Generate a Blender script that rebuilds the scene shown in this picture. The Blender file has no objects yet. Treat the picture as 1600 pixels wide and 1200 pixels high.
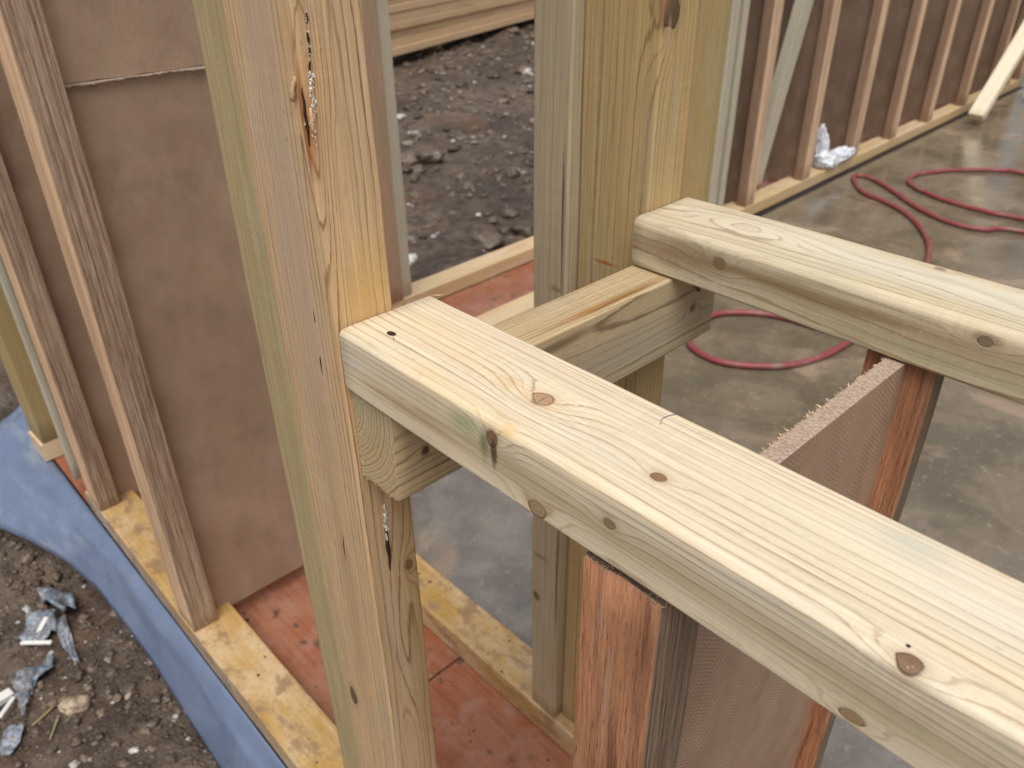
import bpy, math, random
import numpy as np
from mathutils import Matrix, Vector, noise as mn
random.seed(7); rs = np.random.RandomState(7)
scene = bpy.context.scene
C = scene.collection

# ------------------------------------------------------------ camera (phone held over the outer sill rail)
cam_d = bpy.data.cameras.new('camera'); cam = bpy.data.objects.new('camera', cam_d); C.objects.link(cam)
RT = Vector((0.68697, 0.72660, -0.01105)); DN = Vector((0.37096, -0.36372, -0.85446)); FW = Vector((-0.62486, 0.58289, -0.51941))
m = Matrix((RT, -DN, -FW)).transposed().to_4x4(); cam.matrix_world = m
cam_d.sensor_width = 36; cam_d.lens = 28.0; cam_d.clip_start = 0.02; cam_d.clip_end = 600
cam_d.dof.use_dof = True; cam_d.dof.focus_distance = 0.52; cam_d.dof.aperture_fstop = 12.0
scene.camera = cam
# ------------------------------------------------------------ sky and sun (bright overcast)
SUN_EL, SUN_AZ = math.radians(64), math.radians(138)
w = bpy.data.worlds.new('World'); scene.world = w; w.use_nodes = True
nt = w.node_tree; nt.nodes.clear()
sky = nt.nodes.new('ShaderNodeTexSky'); sky.sky_type = 'NISHITA'; sky.sun_disc = False
sky.sun_elevation = SUN_EL; sky.sun_rotation = SUN_AZ; sky.air_density = 1.0; sky.dust_density = 4.0; sky.ozone_density = 1.0
hs = nt.nodes.new('ShaderNodeHueSaturation'); hs.inputs['Saturation'].default_value = 0.24
bg = nt.nodes.new('ShaderNodeBackground'); bg.inputs['Strength'].default_value = 0.075
out = nt.nodes.new('ShaderNodeOutputWorld')
nt.links.new(sky.outputs[0], hs.inputs['Color']); nt.links.new(hs.outputs[0], bg.inputs[0]); nt.links.new(bg.outputs[0], out.inputs[0])
sun_d = bpy.data.lights.new('sun', 'SUN'); sun = bpy.data.objects.new('sun', sun_d); C.objects.link(sun)
sun_d.energy = 1.5; sun_d.angle = math.radians(48); sun_d.color = (1.0, 0.985, 0.955)
sd = Vector((math.sin(SUN_AZ) * math.cos(SUN_EL), math.cos(SUN_AZ) * math.cos(SUN_EL), math.sin(SUN_EL)))
sun.rotation_euler = sd.to_track_quat('Z', 'Y').to_euler()
vs = scene.view_settings; vs.view_transform = 'Standard'; vs.look = 'None'; vs.gamma = 1; vs.use_curve_mapping = False
vs.exposure = 0.62

# ------------------------------------------------------------ node helpers
class G:
    def __init__(s, name):
        s.mat = bpy.data.materials.new(name); s.mat.use_nodes = True
        s.t = s.mat.node_tree; s.t.nodes.clear()
        s.tc = s.t.nodes.new('ShaderNodeTexCoord')
        s.bs = s.t.nodes.new('ShaderNodeBsdfPrincipled'); o = s.t.nodes.new('ShaderNodeOutputMaterial')
        s.t.links.new(s.bs.outputs[0], o.inputs[0])
    def put(s, sock, v):
        if isinstance(v, bpy.types.NodeSocket): s.t.links.new(v, sock)
        elif v is not None:
            if isinstance(v, (tuple, list)) and len(v) == 3 and sock.type == 'RGBA': v = (*v, 1)
            sock.default_value = v
    def m(s, op, a, b=None, c=None, clamp=False):
        n = s.t.nodes.new('ShaderNodeMath'); n.operation = op; n.use_clamp = clamp
        s.put(n.inputs[0], a); s.put(n.inputs[1], b)
        if c is not None: s.put(n.inputs[2], c)
        return n.outputs[0]
    def v(s, op, a, b=None):
        n = s.t.nodes.new('ShaderNodeVectorMath'); n.operation = op
        s.put(n.inputs[0], a)
        if op == 'SCALE': s.put(n.inputs[3], b)
        elif b is not None: s.put(n.inputs[1], b)
        return n.outputs['Value'] if op in ('LENGTH', 'DOT_PRODUCT') else n.outputs[0]
    def sep(s, a):
        n = s.t.nodes.new('ShaderNodeSeparateXYZ'); s.put(n.inputs[0], a); return n.outputs
    def comb(s, x, y, z):
        n = s.t.nodes.new('ShaderNodeCombineXYZ')
        for i, q in enumerate((x, y, z)): s.put(n.inputs[i], q)
        return n.outputs[0]
    def noise(s, vec, scale=1.0, detail=3, rough=.55, dist=0, color=False):
        n = s.t.nodes.new('ShaderNodeTexNoise'); s.put(n.inputs['Vector'], vec)
        n.inputs['Scale'].default_value = scale; n.inputs['Detail'].default_value = detail
        n.inputs['Roughness'].default_value = rough; n.inputs['Distortion'].default_value = dist
        return n.outputs[1] if color else n.outputs[0]
    def vor(s, vec, scale=1.0, out='Distance', feature='F1'):
        n = s.t.nodes.new('ShaderNodeTexVoronoi'); n.feature = feature; s.put(n.inputs['Vector'], vec)
        n.inputs['Scale'].default_value = scale; return n.outputs[out]
    def white(s, val):
        n = s.t.nodes.new('ShaderNodeTexWhiteNoise'); n.noise_dimensions = '1D'; s.put(n.inputs['W'], val); return n.outputs[0]
    def rng(s, v, a, b, c=0.0, d=1.0, smooth=True):
        n = s.t.nodes.new('ShaderNodeMapRange'); n.interpolation_type = 'SMOOTHSTEP' if smooth else 'LINEAR'
        for i, q in enumerate((v, a, b, c, d)): s.put(n.inputs[i], q)
        return n.outputs[0]
    def mix(s, f, a, b, blend='MIX'):
        n = s.t.nodes.new('ShaderNodeMix'); n.data_type = 'RGBA'; n.blend_type = blend
        s.put(n.inputs[0], f); s.put(n.inputs[6], a); s.put(n.inputs[7], b); return n.outputs[2]
    def bump(s, h, strength=.3, dist=.001, nrm=None):
        n = s.t.nodes.new('ShaderNodeBump'); n.inputs['Strength'].default_value = strength
        n.inputs['Distance'].default_value = dist; s.put(n.inputs['Height'], h)
        if nrm is not None: s.put(n.inputs['Normal'], nrm)
        return n.outputs[0]
    def fin(s, col, rough=.6, nrm=None, spec=.35, metal=0, coat=None):
        s.put(s.bs.inputs['Base Color'], col); s.put(s.bs.inputs['Roughness'], rough)
        s.bs.inputs['Specular IOR Level'].default_value = spec; s.bs.inputs['Metallic'].default_value = metal
        if nrm is not None: s.put(s.bs.inputs['Normal'], nrm)
        return s.mat

def wood(name, light, dark, pith=(0, -.1), sp=.0045, late=.75, warp=.008, slope=0.0, knots=(), marks=(), tint=(.45, .46, .30), tint_amt=.45,
         fibre=.10, rough=(.5, .7), seed=0.0, bump=.35, patch=(2.5, 16), dirt=.25, wet=None, rnd=False, sat=1.10, fine=0.5, grey=(.50, .45, .38), warpf=(1.1, 7)):
    """solid wood: growth rings around a pith line, bent round each knot; local x runs along the grain"""
    g = G(name); P = g.tc.outputs['Object']
    if rnd:
        oi = g.t.nodes.new('ShaderNodeObjectInfo')
        Q = g.v('ADD', P, g.v('SCALE', g.comb(7.3, 3.1, 5.7), oi.outputs['Random']))
    else: Q = g.v('ADD', P, (seed * 3.17, seed * 1.71, seed * 2.3))
    x, y, z = g.sep(P)[:]
    nz = g.noise(g.v('MULTIPLY', Q, (warpf[0], warpf[1], warpf[1])), 1, 2, .5, color=True)
    wy, wz = g.sep(nz)[0], g.sep(nz)[1]
    yy = g.m('ADD', g.m('SUBTRACT', y, pith[0]), g.m('MULTIPLY', g.m('SUBTRACT', wy, .5), warp * 4))
    zz = g.m('ADD', g.m('SUBTRACT', z, pith[1]), g.m('MULTIPLY', g.m('SUBTRACT', wz, .5), warp * 4))
    r = g.m('SQRT', g.m('ADD', g.m('MULTIPLY', yy, yy), g.m('MULTIPLY', zz, zz)))
    if slope: r = g.m('ADD', r, g.m('MULTIPLY', x, slope))
    wob = g.noise(g.v('MULTIPLY', Q, (14, 90, 90)), 1, 2, .5, color=True)
    wv = g.v('SUBTRACT', wob, (.5, .5, .5))
    kd = []
    for k in knots:
        p, R, amp, kcol = k[:4]; el = k[4] if len(k) > 4 else 1.25
        d = g.v('SUBTRACT', P, p)
        dn = g.v('LENGTH', g.v('MULTIPLY', g.v('ADD', d, g.v('SCALE', wv, R * 1.1)), (1 / (R * el), 1 / R, 1 / R)))
        db = g.v('LENGTH', g.v('MULTIPLY', g.v('ADD', d, g.v('SCALE', wv, R * .8)), (1 / (R * el * 2.6), 1 / (R * 1.25), 1 / (R * 1.25))))
        e = g.m('EXPONENT', g.m('MULTIPLY', g.m('MULTIPLY', db, db), -.55))
        r = g.m('ADD', r, g.m('MULTIPLY', e, amp)); kd.append((dn, kcol)) if kcol else None
    n2 = g.noise(g.v('MULTIPLY', Q, (5, 60, 60)), 1, 2, .5)
    rn = g.t.nodes.new('ShaderNodeTexNoise'); rn.noise_dimensions = '1D'; rn.inputs['Detail'].default_value = 1; rn.inputs['Scale'].default_value = .32 / sp; g.put(rn.inputs['W'], r)
    fz = g.noise(g.v('MULTIPLY', Q, (40, 700, 700)), 1, 3, .65)
    t = g.m('ADD', g.m('ADD', g.m('DIVIDE', r, sp), g.m('MULTIPLY', g.m('SUBTRACT', fz, .5), .42)), g.m('ADD', g.m('MULTIPLY', n2, .35), g.m('MULTIPLY', rn.outputs[0], 1.8)))
    f = g.m('FRACT', t); wn = g.white(g.m('FLOOR', t))
    lt = g.m('ADD', g.m('MULTIPLY', g.m('POWER', g.rng(f, .1, .86, 0, 1, False), 2.2), .24), g.m('MULTIPLY', g.rng(f, .72, .85), .85), None, True); lt = g.m('MULTIPLY', lt, g.rng(f, .92, 1.0, 1, 0))
    lt = g.m('MULTIPLY', lt, g.m('MULTIPLY_ADD', wn, .5, .5))
    lv = g.noise(g.v('MULTIPLY', g.v('ADD', Q, (2, 5, 8)), (6, 40, 40)), 1, 3, .6); lt = g.m('MULTIPLY', lt, g.rng(lv, .25, .62, .45, 1.0))
    f2 = g.m('FRACT', g.m('ADD', g.m('MULTIPLY', t, 3.37), g.m('MULTIPLY', lv, 1.5))); hair = g.m('MULTIPLY', g.m('MULTIPLY', g.rng(f2, .55, .9), g.rng(f2, .92, 1, 1, 0)), g.rng(lv, .6, .35, .0, .26)); lt = g.m('ADD', lt, hair, None, True)
    fb = g.noise(g.v('MULTIPLY', Q, (9, 420, 420)), 1, 3, .6)
    fb2 = g.noise(g.v('MULTIPLY', Q, (22, 1500, 1500)), 1, 2, .6)
    pt = g.noise(g.v('MULTIPLY', Q, (patch[0], patch[1], patch[1])), 1, 4, .6)
    pt2 = g.noise(g.v('MULTIPLY', g.v('ADD', Q, (5, 9, 2)), (patch[0] * 3, patch[1] * 2.2, patch[1] * 2.2)), 1, 5, .65)
    base = g.mix(g.m('MULTIPLY', g.rng(pt, .38, .68), tint_amt), light, tint)
    base = g.mix(g.m('MULTIPLY', g.rng(pt2, .5, .8), .35), base, tuple(c * .72 for c in light))
    base = g.mix(g.m('MULTIPLY', g.white(g.m('ADD', g.m('FLOOR', t), 31.7)), .10), base, dark)
    col = g.mix(g.m('MULTIPLY', lt, late), base, dark)
    gp = g.noise(g.v('MULTIPLY', g.v('ADD', Q, (11, 2, 7)), (7, 30, 30)), 1, 5, .65)
    col = g.mix(g.m('MULTIPLY', g.rng(gp, .54, .74), .28), col, grey)
    yp = g.noise(g.v('MULTIPLY', g.v('ADD', Q, (1, 12, 3)), (4, 22, 22)), 1, 4, .6)
    col = g.mix(g.m('MULTIPLY', g.rng(yp, .52, .72), .30), col, tuple(min(1, a_ * b_) for a_, b_ in zip(light, (1.02, .84, .58))))
    fm = g.m('MULTIPLY_ADD', g.m('SUBTRACT', fb, .5), fibre * 6, 1.0)
    fm = g.m('MULTIPLY', fm, g.m('MULTIPLY_ADD', g.m('SUBTRACT', fb2, .5), fine, 1.0))
    ch = g.noise(g.v('MULTIPLY', Q, (210, 7, 7)), 1, 2, .6); cm = g.rng(g.noise(g.v('MULTIPLY', Q, (6, 14, 14)), 1, 3), .42, .66)
    fm = g.m('MULTIPLY', fm, g.m('MULTIPLY_ADD', g.m('MULTIPLY', g.m('SUBTRACT', ch, .5), cm), .35, 1.0))
    col = g.mix(1.0, col, g.comb(fm, fm, fm), 'MULTIPLY')
    H = g.m('ADD', g.m('MULTIPLY', lt, .5), g.m('ADD', g.m('MULTIPLY', fb, .9), g.m('MULTIPLY', fb2, .4)))
    for dn, kc in kd:
        halo = g.m('MULTIPLY', g.m('POWER', g.rng(dn, .9, 2.6, 1, 0, False), 2.0), .42)
        col = g.mix(halo, col, tuple(min(1, c * 1.5) for c in kc))
        ring = g.m('MULTIPLY_ADD', g.m('SINE', g.m('ADD', g.m('MULTIPLY', dn, 19), g.m('MULTIPLY', fb, 6))), .16, .6)
        kcol = g.mix(ring, tuple(c * 1.55 for c in kc), tuple(c * .62 for c in kc))
        kcol = g.mix(g.m('MULTIPLY', g.m('MULTIPLY', g.rng(dn, .78, .95), g.rng(dn, .97, 1.12, 1, 0)), .8), kcol, tuple(c * .3 for c in kc))
        kcol = g.mix(g.rng(dn, .0, .22, .75, 0), kcol, tuple(c * .25 for c in kc))
        mk = g.m('MULTIPLY', g.rng(dn, .90, 1.16, 1, 0), .88)
        col = g.mix(mk, col, kcol)
        H = g.m('ADD', H, g.m('MULTIPLY', g.m('MULTIPLY', g.rng(dn, .85, 1.0), g.rng(dn, 1.0, 1.2, 1, 0)), -1.5))
    for p, sz, mc, st, soft in marks:
        d = g.v('SUBTRACT', P, p)
        q = g.v('ADD', d, g.v('MULTIPLY', wv, tuple(s_ * .9 for s_ in sz)))
        dn = g.v('LENGTH', g.v('MULTIPLY', q, tuple(1 / s_ for s_ in sz)))
        col = g.mix(g.m('MULTIPLY', g.rng(dn, 1 - soft, 1 + soft * .3, 1, 0), st), col, mc)
    sk = g.vor(g.v('MULTIPLY', g.v('ADD', Q, g.v('SCALE', wv, .02)), (90, 160, 160)), 1)
    sn = g.noise(g.v('MULTIPLY', Q, (20, 40, 40)), 1, 2)
    col = g.mix(g.m('MULTIPLY', g.m('MULTIPLY', g.rng(sk, .05, .22, 1, 0), g.rng(sn, .52, .7)), dirt * 1.6), col, tuple(c * .3 for c in dark))
    fk = g.vor(g.v('MULTIPLY', g.v('ADD', Q, (7, 7, 7)), (230, 420, 420)), 1); fn = g.noise(g.v('MULTIPLY', Q, (12, 30, 30)), 1, 3)
    col = g.mix(g.m('MULTIPLY', g.m('MULTIPLY', g.rng(fk, .10, .2, 1, 0), g.rng(fn, .5, .62)), .6), col, (.80, .70, .52))
    mu = g.noise(g.v('MULTIPLY', Q, (70, 160, 160)), 1, 4, .7)
    col = g.mix(g.m('MULTIPLY', g.rng(mu, .55, .8), dirt), col, (.25, .22, .17))
    hsn = g.t.nodes.new('ShaderNodeHueSaturation'); hsn.inputs['Saturation'].default_value = sat; hsn.inputs['Hue'].default_value = .497; g.put(hsn.inputs['Color'], col); col = hsn.outputs[0]
    ro = g.rng(pt2, .3, .7, rough[0], rough[1])
    if wet:
        a, b, c2 = wet
        wn1 = g.noise(g.v('MULTIPLY', Q, (7, 15, 15)), 1, 5, .6, dist=.2)
        wn2 = g.noise(g.v('MULTIPLY', g.v('ADD', Q, (3, 3, 3)), (38, 52, 52)), 1, 6, .7, dist=.2)
        wn4 = g.noise(g.v('MULTIPLY', g.v('ADD', Q, (7, 1, 3)), (16, 26, 26)), 1, 6, .68, dist=.2)
        col = g.mix(g.m('MULTIPLY', g.rng(wn1, .34, .70), .7), col, b)
        col = g.mix(g.m('MULTIPLY', g.m('MULTIPLY', g.rng(wn2, .38, .70), g.rng(wn1, .35, .6)), .4), col, a)
        col = g.mix(g.m('MULTIPLY', g.rng(wn4, .48, .62), .85), col, tuple(q_ * 1.5 for q_ in c2))
        col = g.mix(g.m('MULTIPLY', g.rng(wn2, .58, .74), .5), col, c2)
        wn3 = g.vor(g.v('MULTIPLY', g.v('ADD', Q, g.v('SCALE', wv, .03)), (75, 95, 95)), 1)
        col = g.mix(g.m('MULTIPLY', g.rng(wn3, .05, .12, 1, 0), .3), col, c2)
        ro = g.rng(wn2, .4, .6, rough[0], rough[1]); H = g.m('ADD', H, g.m('MULTIPLY', wn2, 3))
    return g.fin(col, ro, g.bump(H, bump, .0006), .38)

# ------------------------------------------------------------ mesh helpers
def link(name, me, mat=None, parent=None, kind=None, label=None):
    o = bpy.data.objects.new(name, me); C.objects.link(o)
    if mat is not None and me is not None: me.materials.append(mat)
    if parent is not None: o.parent = parent
    if kind: o['kind'] = kind
    if label: o['label'] = label
    return o
def pyd(name, v, f, smooth=False):
    me = bpy.data.meshes.new(name); me.from_pydata([tuple(map(float, q)) for q in v], [], [tuple(int(i) for i in q) for q in f])
    me.update()
    if smooth: me.polygons.foreach_set('use_smooth', [True] * len(me.polygons))
    return me
def thing(name, label, cat, loc=(0, 0, 0), rotz=0, group=None):
    o = bpy.data.objects.new(name, None); C.objects.link(o); o.location = loc; o.rotation_euler = (0, 0, rotz)
    o.empty_display_size = .1
    if name == 'stud_wall': o['kind'] = 'thing'
    o['label'] = label; o['category'] = cat
    if group: o['group'] = group
    return o
def tag(o, label, cat, group=None):
    o['label'] = label; o['category'] = cat
    if group: o['group'] = group
    return o
AX = {0: Matrix(((1, 0, 0), (0, 1, 0), (0, 0, 1))), 1: Matrix(((0, -1, 0), (1, 0, 0), (0, 0, 1))), 2: Matrix(((0, 0, -1), (0, 1, 0), (1, 0, 0)))}
def frame(box):
    x0, x1, y0, y1, z0, z1 = box; d = (x1 - x0, y1 - y0, z1 - z0); a = max(range(3), key=lambda i: d[i])
    return Vector(((x0 + x1) / 2, (y0 + y1) / 2, (z0 + z1) / 2)), AX[a], d, a
def loc(box, p):                       # a place in the frame -> the timber's own coordinates
    c, R, d, a = frame(box); return tuple(R.transposed() @ (Vector(p) - c))
def timber_mesh(L, sy, sz, r=.0025, wob=.0006, step=.03, endr=.0008, seed=0, end_rough=0.0):
    r = (r,) * 4 if not isinstance(r, tuple) else r      # corners (+y+z),(-y+z),(-y-z),(+y-z)
    hy, hz = sy / 2, sz / 2; pts = []
    for i, (cy, cz) in enumerate(((1, 1), (-1, 1), (-1, -1), (1, -1))):
        R = max(r[i], .0004); a0 = i * math.pi / 2; ns = 5 if R > .002 else 3
        oy, oz = cy * (hy - R), cz * (hz - R)
        pre = (R + .0012)
        if i in (0, 2): p0 = (cy * hy, cz * (hz - pre)); p1 = (cy * (hy - pre), cz * hz)
        else: p0 = (cy * (hy - pre), cz * hz); p1 = (cy * hy, cz * (hz - pre))
        pts.append(p0)
        for k in range(ns):
            t = a0 + math.pi / 2 * k / (ns - 1); pts.append((oy + R * math.cos(t), oz + R * math.sin(t)))
        pts.append(p1)
        # in-between points along the next side
        ny, nz = ((-1, 1), (-1, -1), (1, -1), (1, 1))[i]
        q1 = (ny * (hy - r[(i + 1) % 4] - .0012), nz * hz) if i in (0, 2) else (ny * hy, nz * (hz - r[(i + 1) % 4] - .0012))
        for k in (1, 2, 3): pts.append((p1[0] + (q1[0] - p1[0]) * k / 4, p1[1] + (q1[1] - p1[1]) * k / 4))
    pts = np.array(pts); n = len(pts)
    ns = max(2, int(L / step)); xs = [-L / 2, -L / 2 + endr] + list(np.linspace(-L / 2, L / 2, ns + 1)[1:-1]) + [L / 2 - endr, L / 2]
    V = []; F = []
    for j, xx in enumerate(xs):
        sh = endr if j in (0, len(xs) - 1) else 0
        for (py, pz) in pts:
            k = 1 - sh / max(abs(py), abs(pz), 1e-6)
            q = Vector((xx * 5 + seed * 13, py * 9, pz * 9))
            w1 = (mn.noise(q)) * wob; w2 = mn.noise(q * 6 + Vector((3, 1, 9))) * wob * .35
            qq = Vector((xx * 1.7 + seed * 7.1, 0, 0)); bow = Vector((0, mn.noise(qq), mn.noise(qq + Vector((0, 9, 0))))) * wob * 1.6
            nl = math.hypot(py / hy, pz / hz) or 1
            dx = 0
            if end_rough and j >= len(xs) - 2: dx = end_rough * mn.noise(Vector((py * 120, pz * 120, seed)))
            V.append((xx + dx, py * k + (w1 + w2) * py / hy / nl + bow.y, pz * k + (w1 + w2) * pz / hz / nl + bow.z))
    for j in range(len(xs) - 1):
        for i in range(n):
            a, b = j * n + i, j * n + (i + 1) % n; F.append((a, b, b + n, a + n))
    smooth = [True] * len(F)
    for e in (0, len(xs) - 1):
        s = len(V); V += [V[e * n + i] for i in range(n)]
        ctr = len(V); V.append(tuple(np.mean(np.array(V[s:s + n]), 0)))
        for i in range(n):
            a, b = s + i, s + (i + 1) % n
            F.append((a, ctr, b) if e else (b, ctr, a)); smooth.append(False)
    F = [(a[::-1]) for a in F]
    me = pyd('timber', V, F); me.polygons.foreach_set('use_smooth', smooth)
    me.flip_normals() if False else None
    return me
cache = {}
def timber(name, box, mat, parent=None, r=.0025, wob=.0006, step=.03, seed=None, key=None, label=None, end_rough=0, off=(0, 0, 0), tilt=None, **kw):
    c, R, d, a = frame(box)
    dims = {0: (d[0], d[1], d[2]), 1: (d[1], d[0], d[2]), 2: (d[2], d[1], d[0])}[a]
    if key and key in cache: me = cache[key]
    else:
        me = timber_mesh(*dims, r=r, wob=wob, step=step, seed=random.random() * 9 if seed is None else seed, end_rough=end_rough, **kw)
        me.materials.append(mat)
        if key: cache[key] = me
    o = bpy.data.objects.new(name, me); C.objects.link(o)
    M4 = R.to_4x4(); M4.translation = c - Vector(off)
    if tilt: M4 = M4 @ tilt
    o.matrix_local = M4
    if parent is not None: o.parent = parent
    if label: o['label'] = label
    return o
def box_mesh(dx, dy, dz, b=.001):
    v = []; f = []
    for sx in (-1, 1):
        for sy in (-1, 1):
            for sz in (-1, 1):
                v += [(sx * (dx / 2 - b), sy * (dy / 2 - b), sz * dz / 2), (sx * (dx / 2 - b), sy * dy / 2, sz * (dz / 2 - b)), (sx * dx / 2, sy * (dy / 2 - b), sz * (dz / 2 - b))]
    import bmesh
    bm = bmesh.new(); [bm.verts.new(q) for q in v]; bmesh.ops.convex_hull(bm, input=bm.verts); me = bpy.data.meshes.new('box'); bm.to_mesh(me); bm.free(); return me

Z0 = -1.170          # slab level
PT = -1.111          # top of the sole plates
RB = -1.163          # red base board top
YO = .254            # outer faces of the near wall
XJ = -.455           # jamb face

# ------------------------------------------------------------ ground materials
def mat_soil():
    g = G('wet_soil'); P = g.tc.outputs['Object']
    a = g.noise(P, 2.2, 6, .65); b = g.noise(P, 17, 6, .7, .3); c = g.noise(P, 95, 5, .7)
    col = g.mix(g.rng(a, .35, .65), (.078, .052, .036), (.190, .135, .095))
    col = g.mix(g.m('MULTIPLY', g.rng(b, .42, .62), .75), col, (.042, .029, .021))
    col = g.mix(g.m('MULTIPLY', g.rng(c, .58, .78), .65), col, (.30, .25, .20))
    rd = g.noise(g.v('ADD', P, (9, 3, 1)), 1.3, 4, .6)
    col = g.mix(g.m('MULTIPLY', g.rng(rd, .54, .66), .6), col, (.16, .075, .035))
    v = g.vor(P, 120); vn = g.noise(P, 30, 2)
    col = g.mix(g.m('MULTIPLY', g.rng(v, .1, .28, 1, 0), g.rng(vn, .54, .66)), col, (.42, .38, .34))
    H = g.m('ADD', g.m('MULTIPLY', b, 1.6), g.m('ADD', g.m('MULTIPLY', c, .55), g.m('MULTIPLY', v, -.35)))
    return g.fin(col, g.rng(b, .35, .65, .32, .8), g.bump(H, 1.0, .012), .5)
M_soil = mat_soil()
def mat_stone(name, c0, c1, ro=.45):
    g = G(name); P = g.tc.outputs['Object']; oi = g.t.nodes.new('ShaderNodeObjectInfo')
    gi = g.t.nodes.new('ShaderNodeNewGeometry')
    a = g.noise(P, 45, 5, .65); rp = gi.outputs['Random Per Island']
    col = g.mix(g.rng(rp, .0, 1.0, 0, 1, False), c0, c1); col = g.mix(g.m('MULTIPLY', g.rng(rp, .93, .95), .9), col, (.62, .60, .56))
    col = g.mix(g.m('MULTIPLY', g.rng(a, .45, .65), .55), col, (.06, .045, .035))
    return g.fin(col, g.rng(a, .4, .7, ro * .6, ro * 1.5), g.bump(g.noise(P, 160, 4, .7), .5, .003), .5)
M_clod = mat_stone('soil_clods', (.060, .040, .028), (.22, .16, .115)); M_peb = mat_stone('pebbles', (.13, .11, .09), (.30, .25, .20), .3)
def mat_slab():
    g = G('wet_concrete'); P = g.tc.outputs['Object']
    x, y, z = g.sep(P)[:]
    a = g.noise(P, 1.5, 5, .6, .5); b = g.noise(P, 8.5, 7, .72, .25); c = g.noise(P, 38, 6, .7); d = g.noise(g.v('ADD', P, (4, 8, 0)), 3.3, 6, .70, .35)
    col = g.mix(g.rng(b, .36, .64), (.180, .160, .145), (.270, .245, .222))
    brown = g.m('MULTIPLY', g.rng(g.m('ADD', y, g.m('MULTIPLY', a, 1.2)), -3.5, -2.5), .85)
    col = g.mix(brown, col, g.mix(g.rng(d, .38, .62), (.115, .090, .052), (.225, .170, .105)))
    col = g.mix(g.m('MULTIPLY', g.rng(d, .50, .72), .5), col, (.13, .125, .112))
    col = g.mix(g.m('MULTIPLY', g.rng(g.noise(g.v('ADD', P, (1, 5, 0)), 4.4, 4, .6, .6), .55, .7), .5), col, (.42, .29, .20))
    st = g.noise(g.v('MULTIPLY', P, (34, 16, 1)), 1, 5, .72, .5)
    col = g.mix(g.m('MULTIPLY', g.rng(st, .56, .72), .45), col, (.10, .09, .08))
    col = g.mix(g.m('MULTIPLY', g.rng(c, .56, .74), .4), col, (.50, .47, .43))
    sp = g.vor(g.v('ADD', P, g.v('SCALE', g.noise(P, 25, 2, .5, 0, True), .03)), 34); sn = g.noise(P, 7, 3)
    col = g.mix(g.m('MULTIPLY', g.m('MULTIPLY', g.rng(sp, .09, .2, 1, 0), g.rng(sn, .5, .64)), .75), col, (.085, .07, .05))
    sp2 = g.vor(g.v('ADD', P, (3, 3, 0)), 60)
    col = g.mix(g.m('MULTIPLY', g.rng(sp2, .05, .1, 1, 0), .6), col, (.62, .60, .58))
    ro = g.rng(g.m('ADD', g.m('MULTIPLY', b, .6), g.m('MULTIPLY', d, .4)), .42, .64, .06, .36)
    H = g.m('ADD', g.m('MULTIPLY', c, .4), g.m('ADD', g.m('MULTIPLY', b, 2.0), g.m('MULTIPLY', st, .5)))
    return g.fin(col, ro, g.bump(H, .3, .002), .6)
M_slab = mat_slab()

# ------------------------------------------------------------ soil sheet
def soil_h(x, y):
    q = Vector((x, y, 0))
    h = mn.fractal(q * 1.6, 1.0, 2.0, 3) * .055 + mn.fractal(q * 9 + Vector((4, 4, 4)), .9, 2.1, 4) * .018
    if -12 < x < 2 and -3 < y < 9: h += abs(mn.fractal(q * 34, .9, 2.1, 3)) * .010
    base = -1.325
    t = min(1, max(0, (-2.05 - x) / 1.6)); base += t * .085
    base += .04 * min(1, max(0, (-x - 4) / 4)) 
    if x > -2.0 and y > .3: return -1.34
    e = min(1, max(0, (.27 - y) / .1)) if x > -2.2 else 1
    hole = .055 * math.exp(-(((x + 1.63) / .10) ** 2 + ((y - .17) / .05) ** 2))
    return base + h * (.35 + .65 * e) - hole
def axis(*seg):
    o = []
    for a, b, s in seg: o += list(np.arange(a, b, s))
    return np.array(o + [seg[-1][1]])
gx = axis((-260, -40, 40), (-40, -12, 2), (-12, -2.6, .045), (-2.6, -.7, .011), (-.7, 1, .1), (1, 10, 1), (10, 40, 5), (40, 260, 40))
gy = axis((-260, -40, 40), (-40, -4, 3), (-4, -.35, .1), (-.35, .30, .011), (.30, 9, .045), (9, 40, 3), (40, 260, 40))
V = [(x, y, soil_h(x, y)) for y in gy for x in gx]; nx = len(gx)
F = [(j * nx + i, j * nx + i + 1, (j + 1) * nx + i + 1, (j + 1) * nx + i) for j in range(len(gy) - 1) for i in range(nx - 1)]
link('ground', pyd('ground', V, F, True), M_soil, kind='structure')

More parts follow.
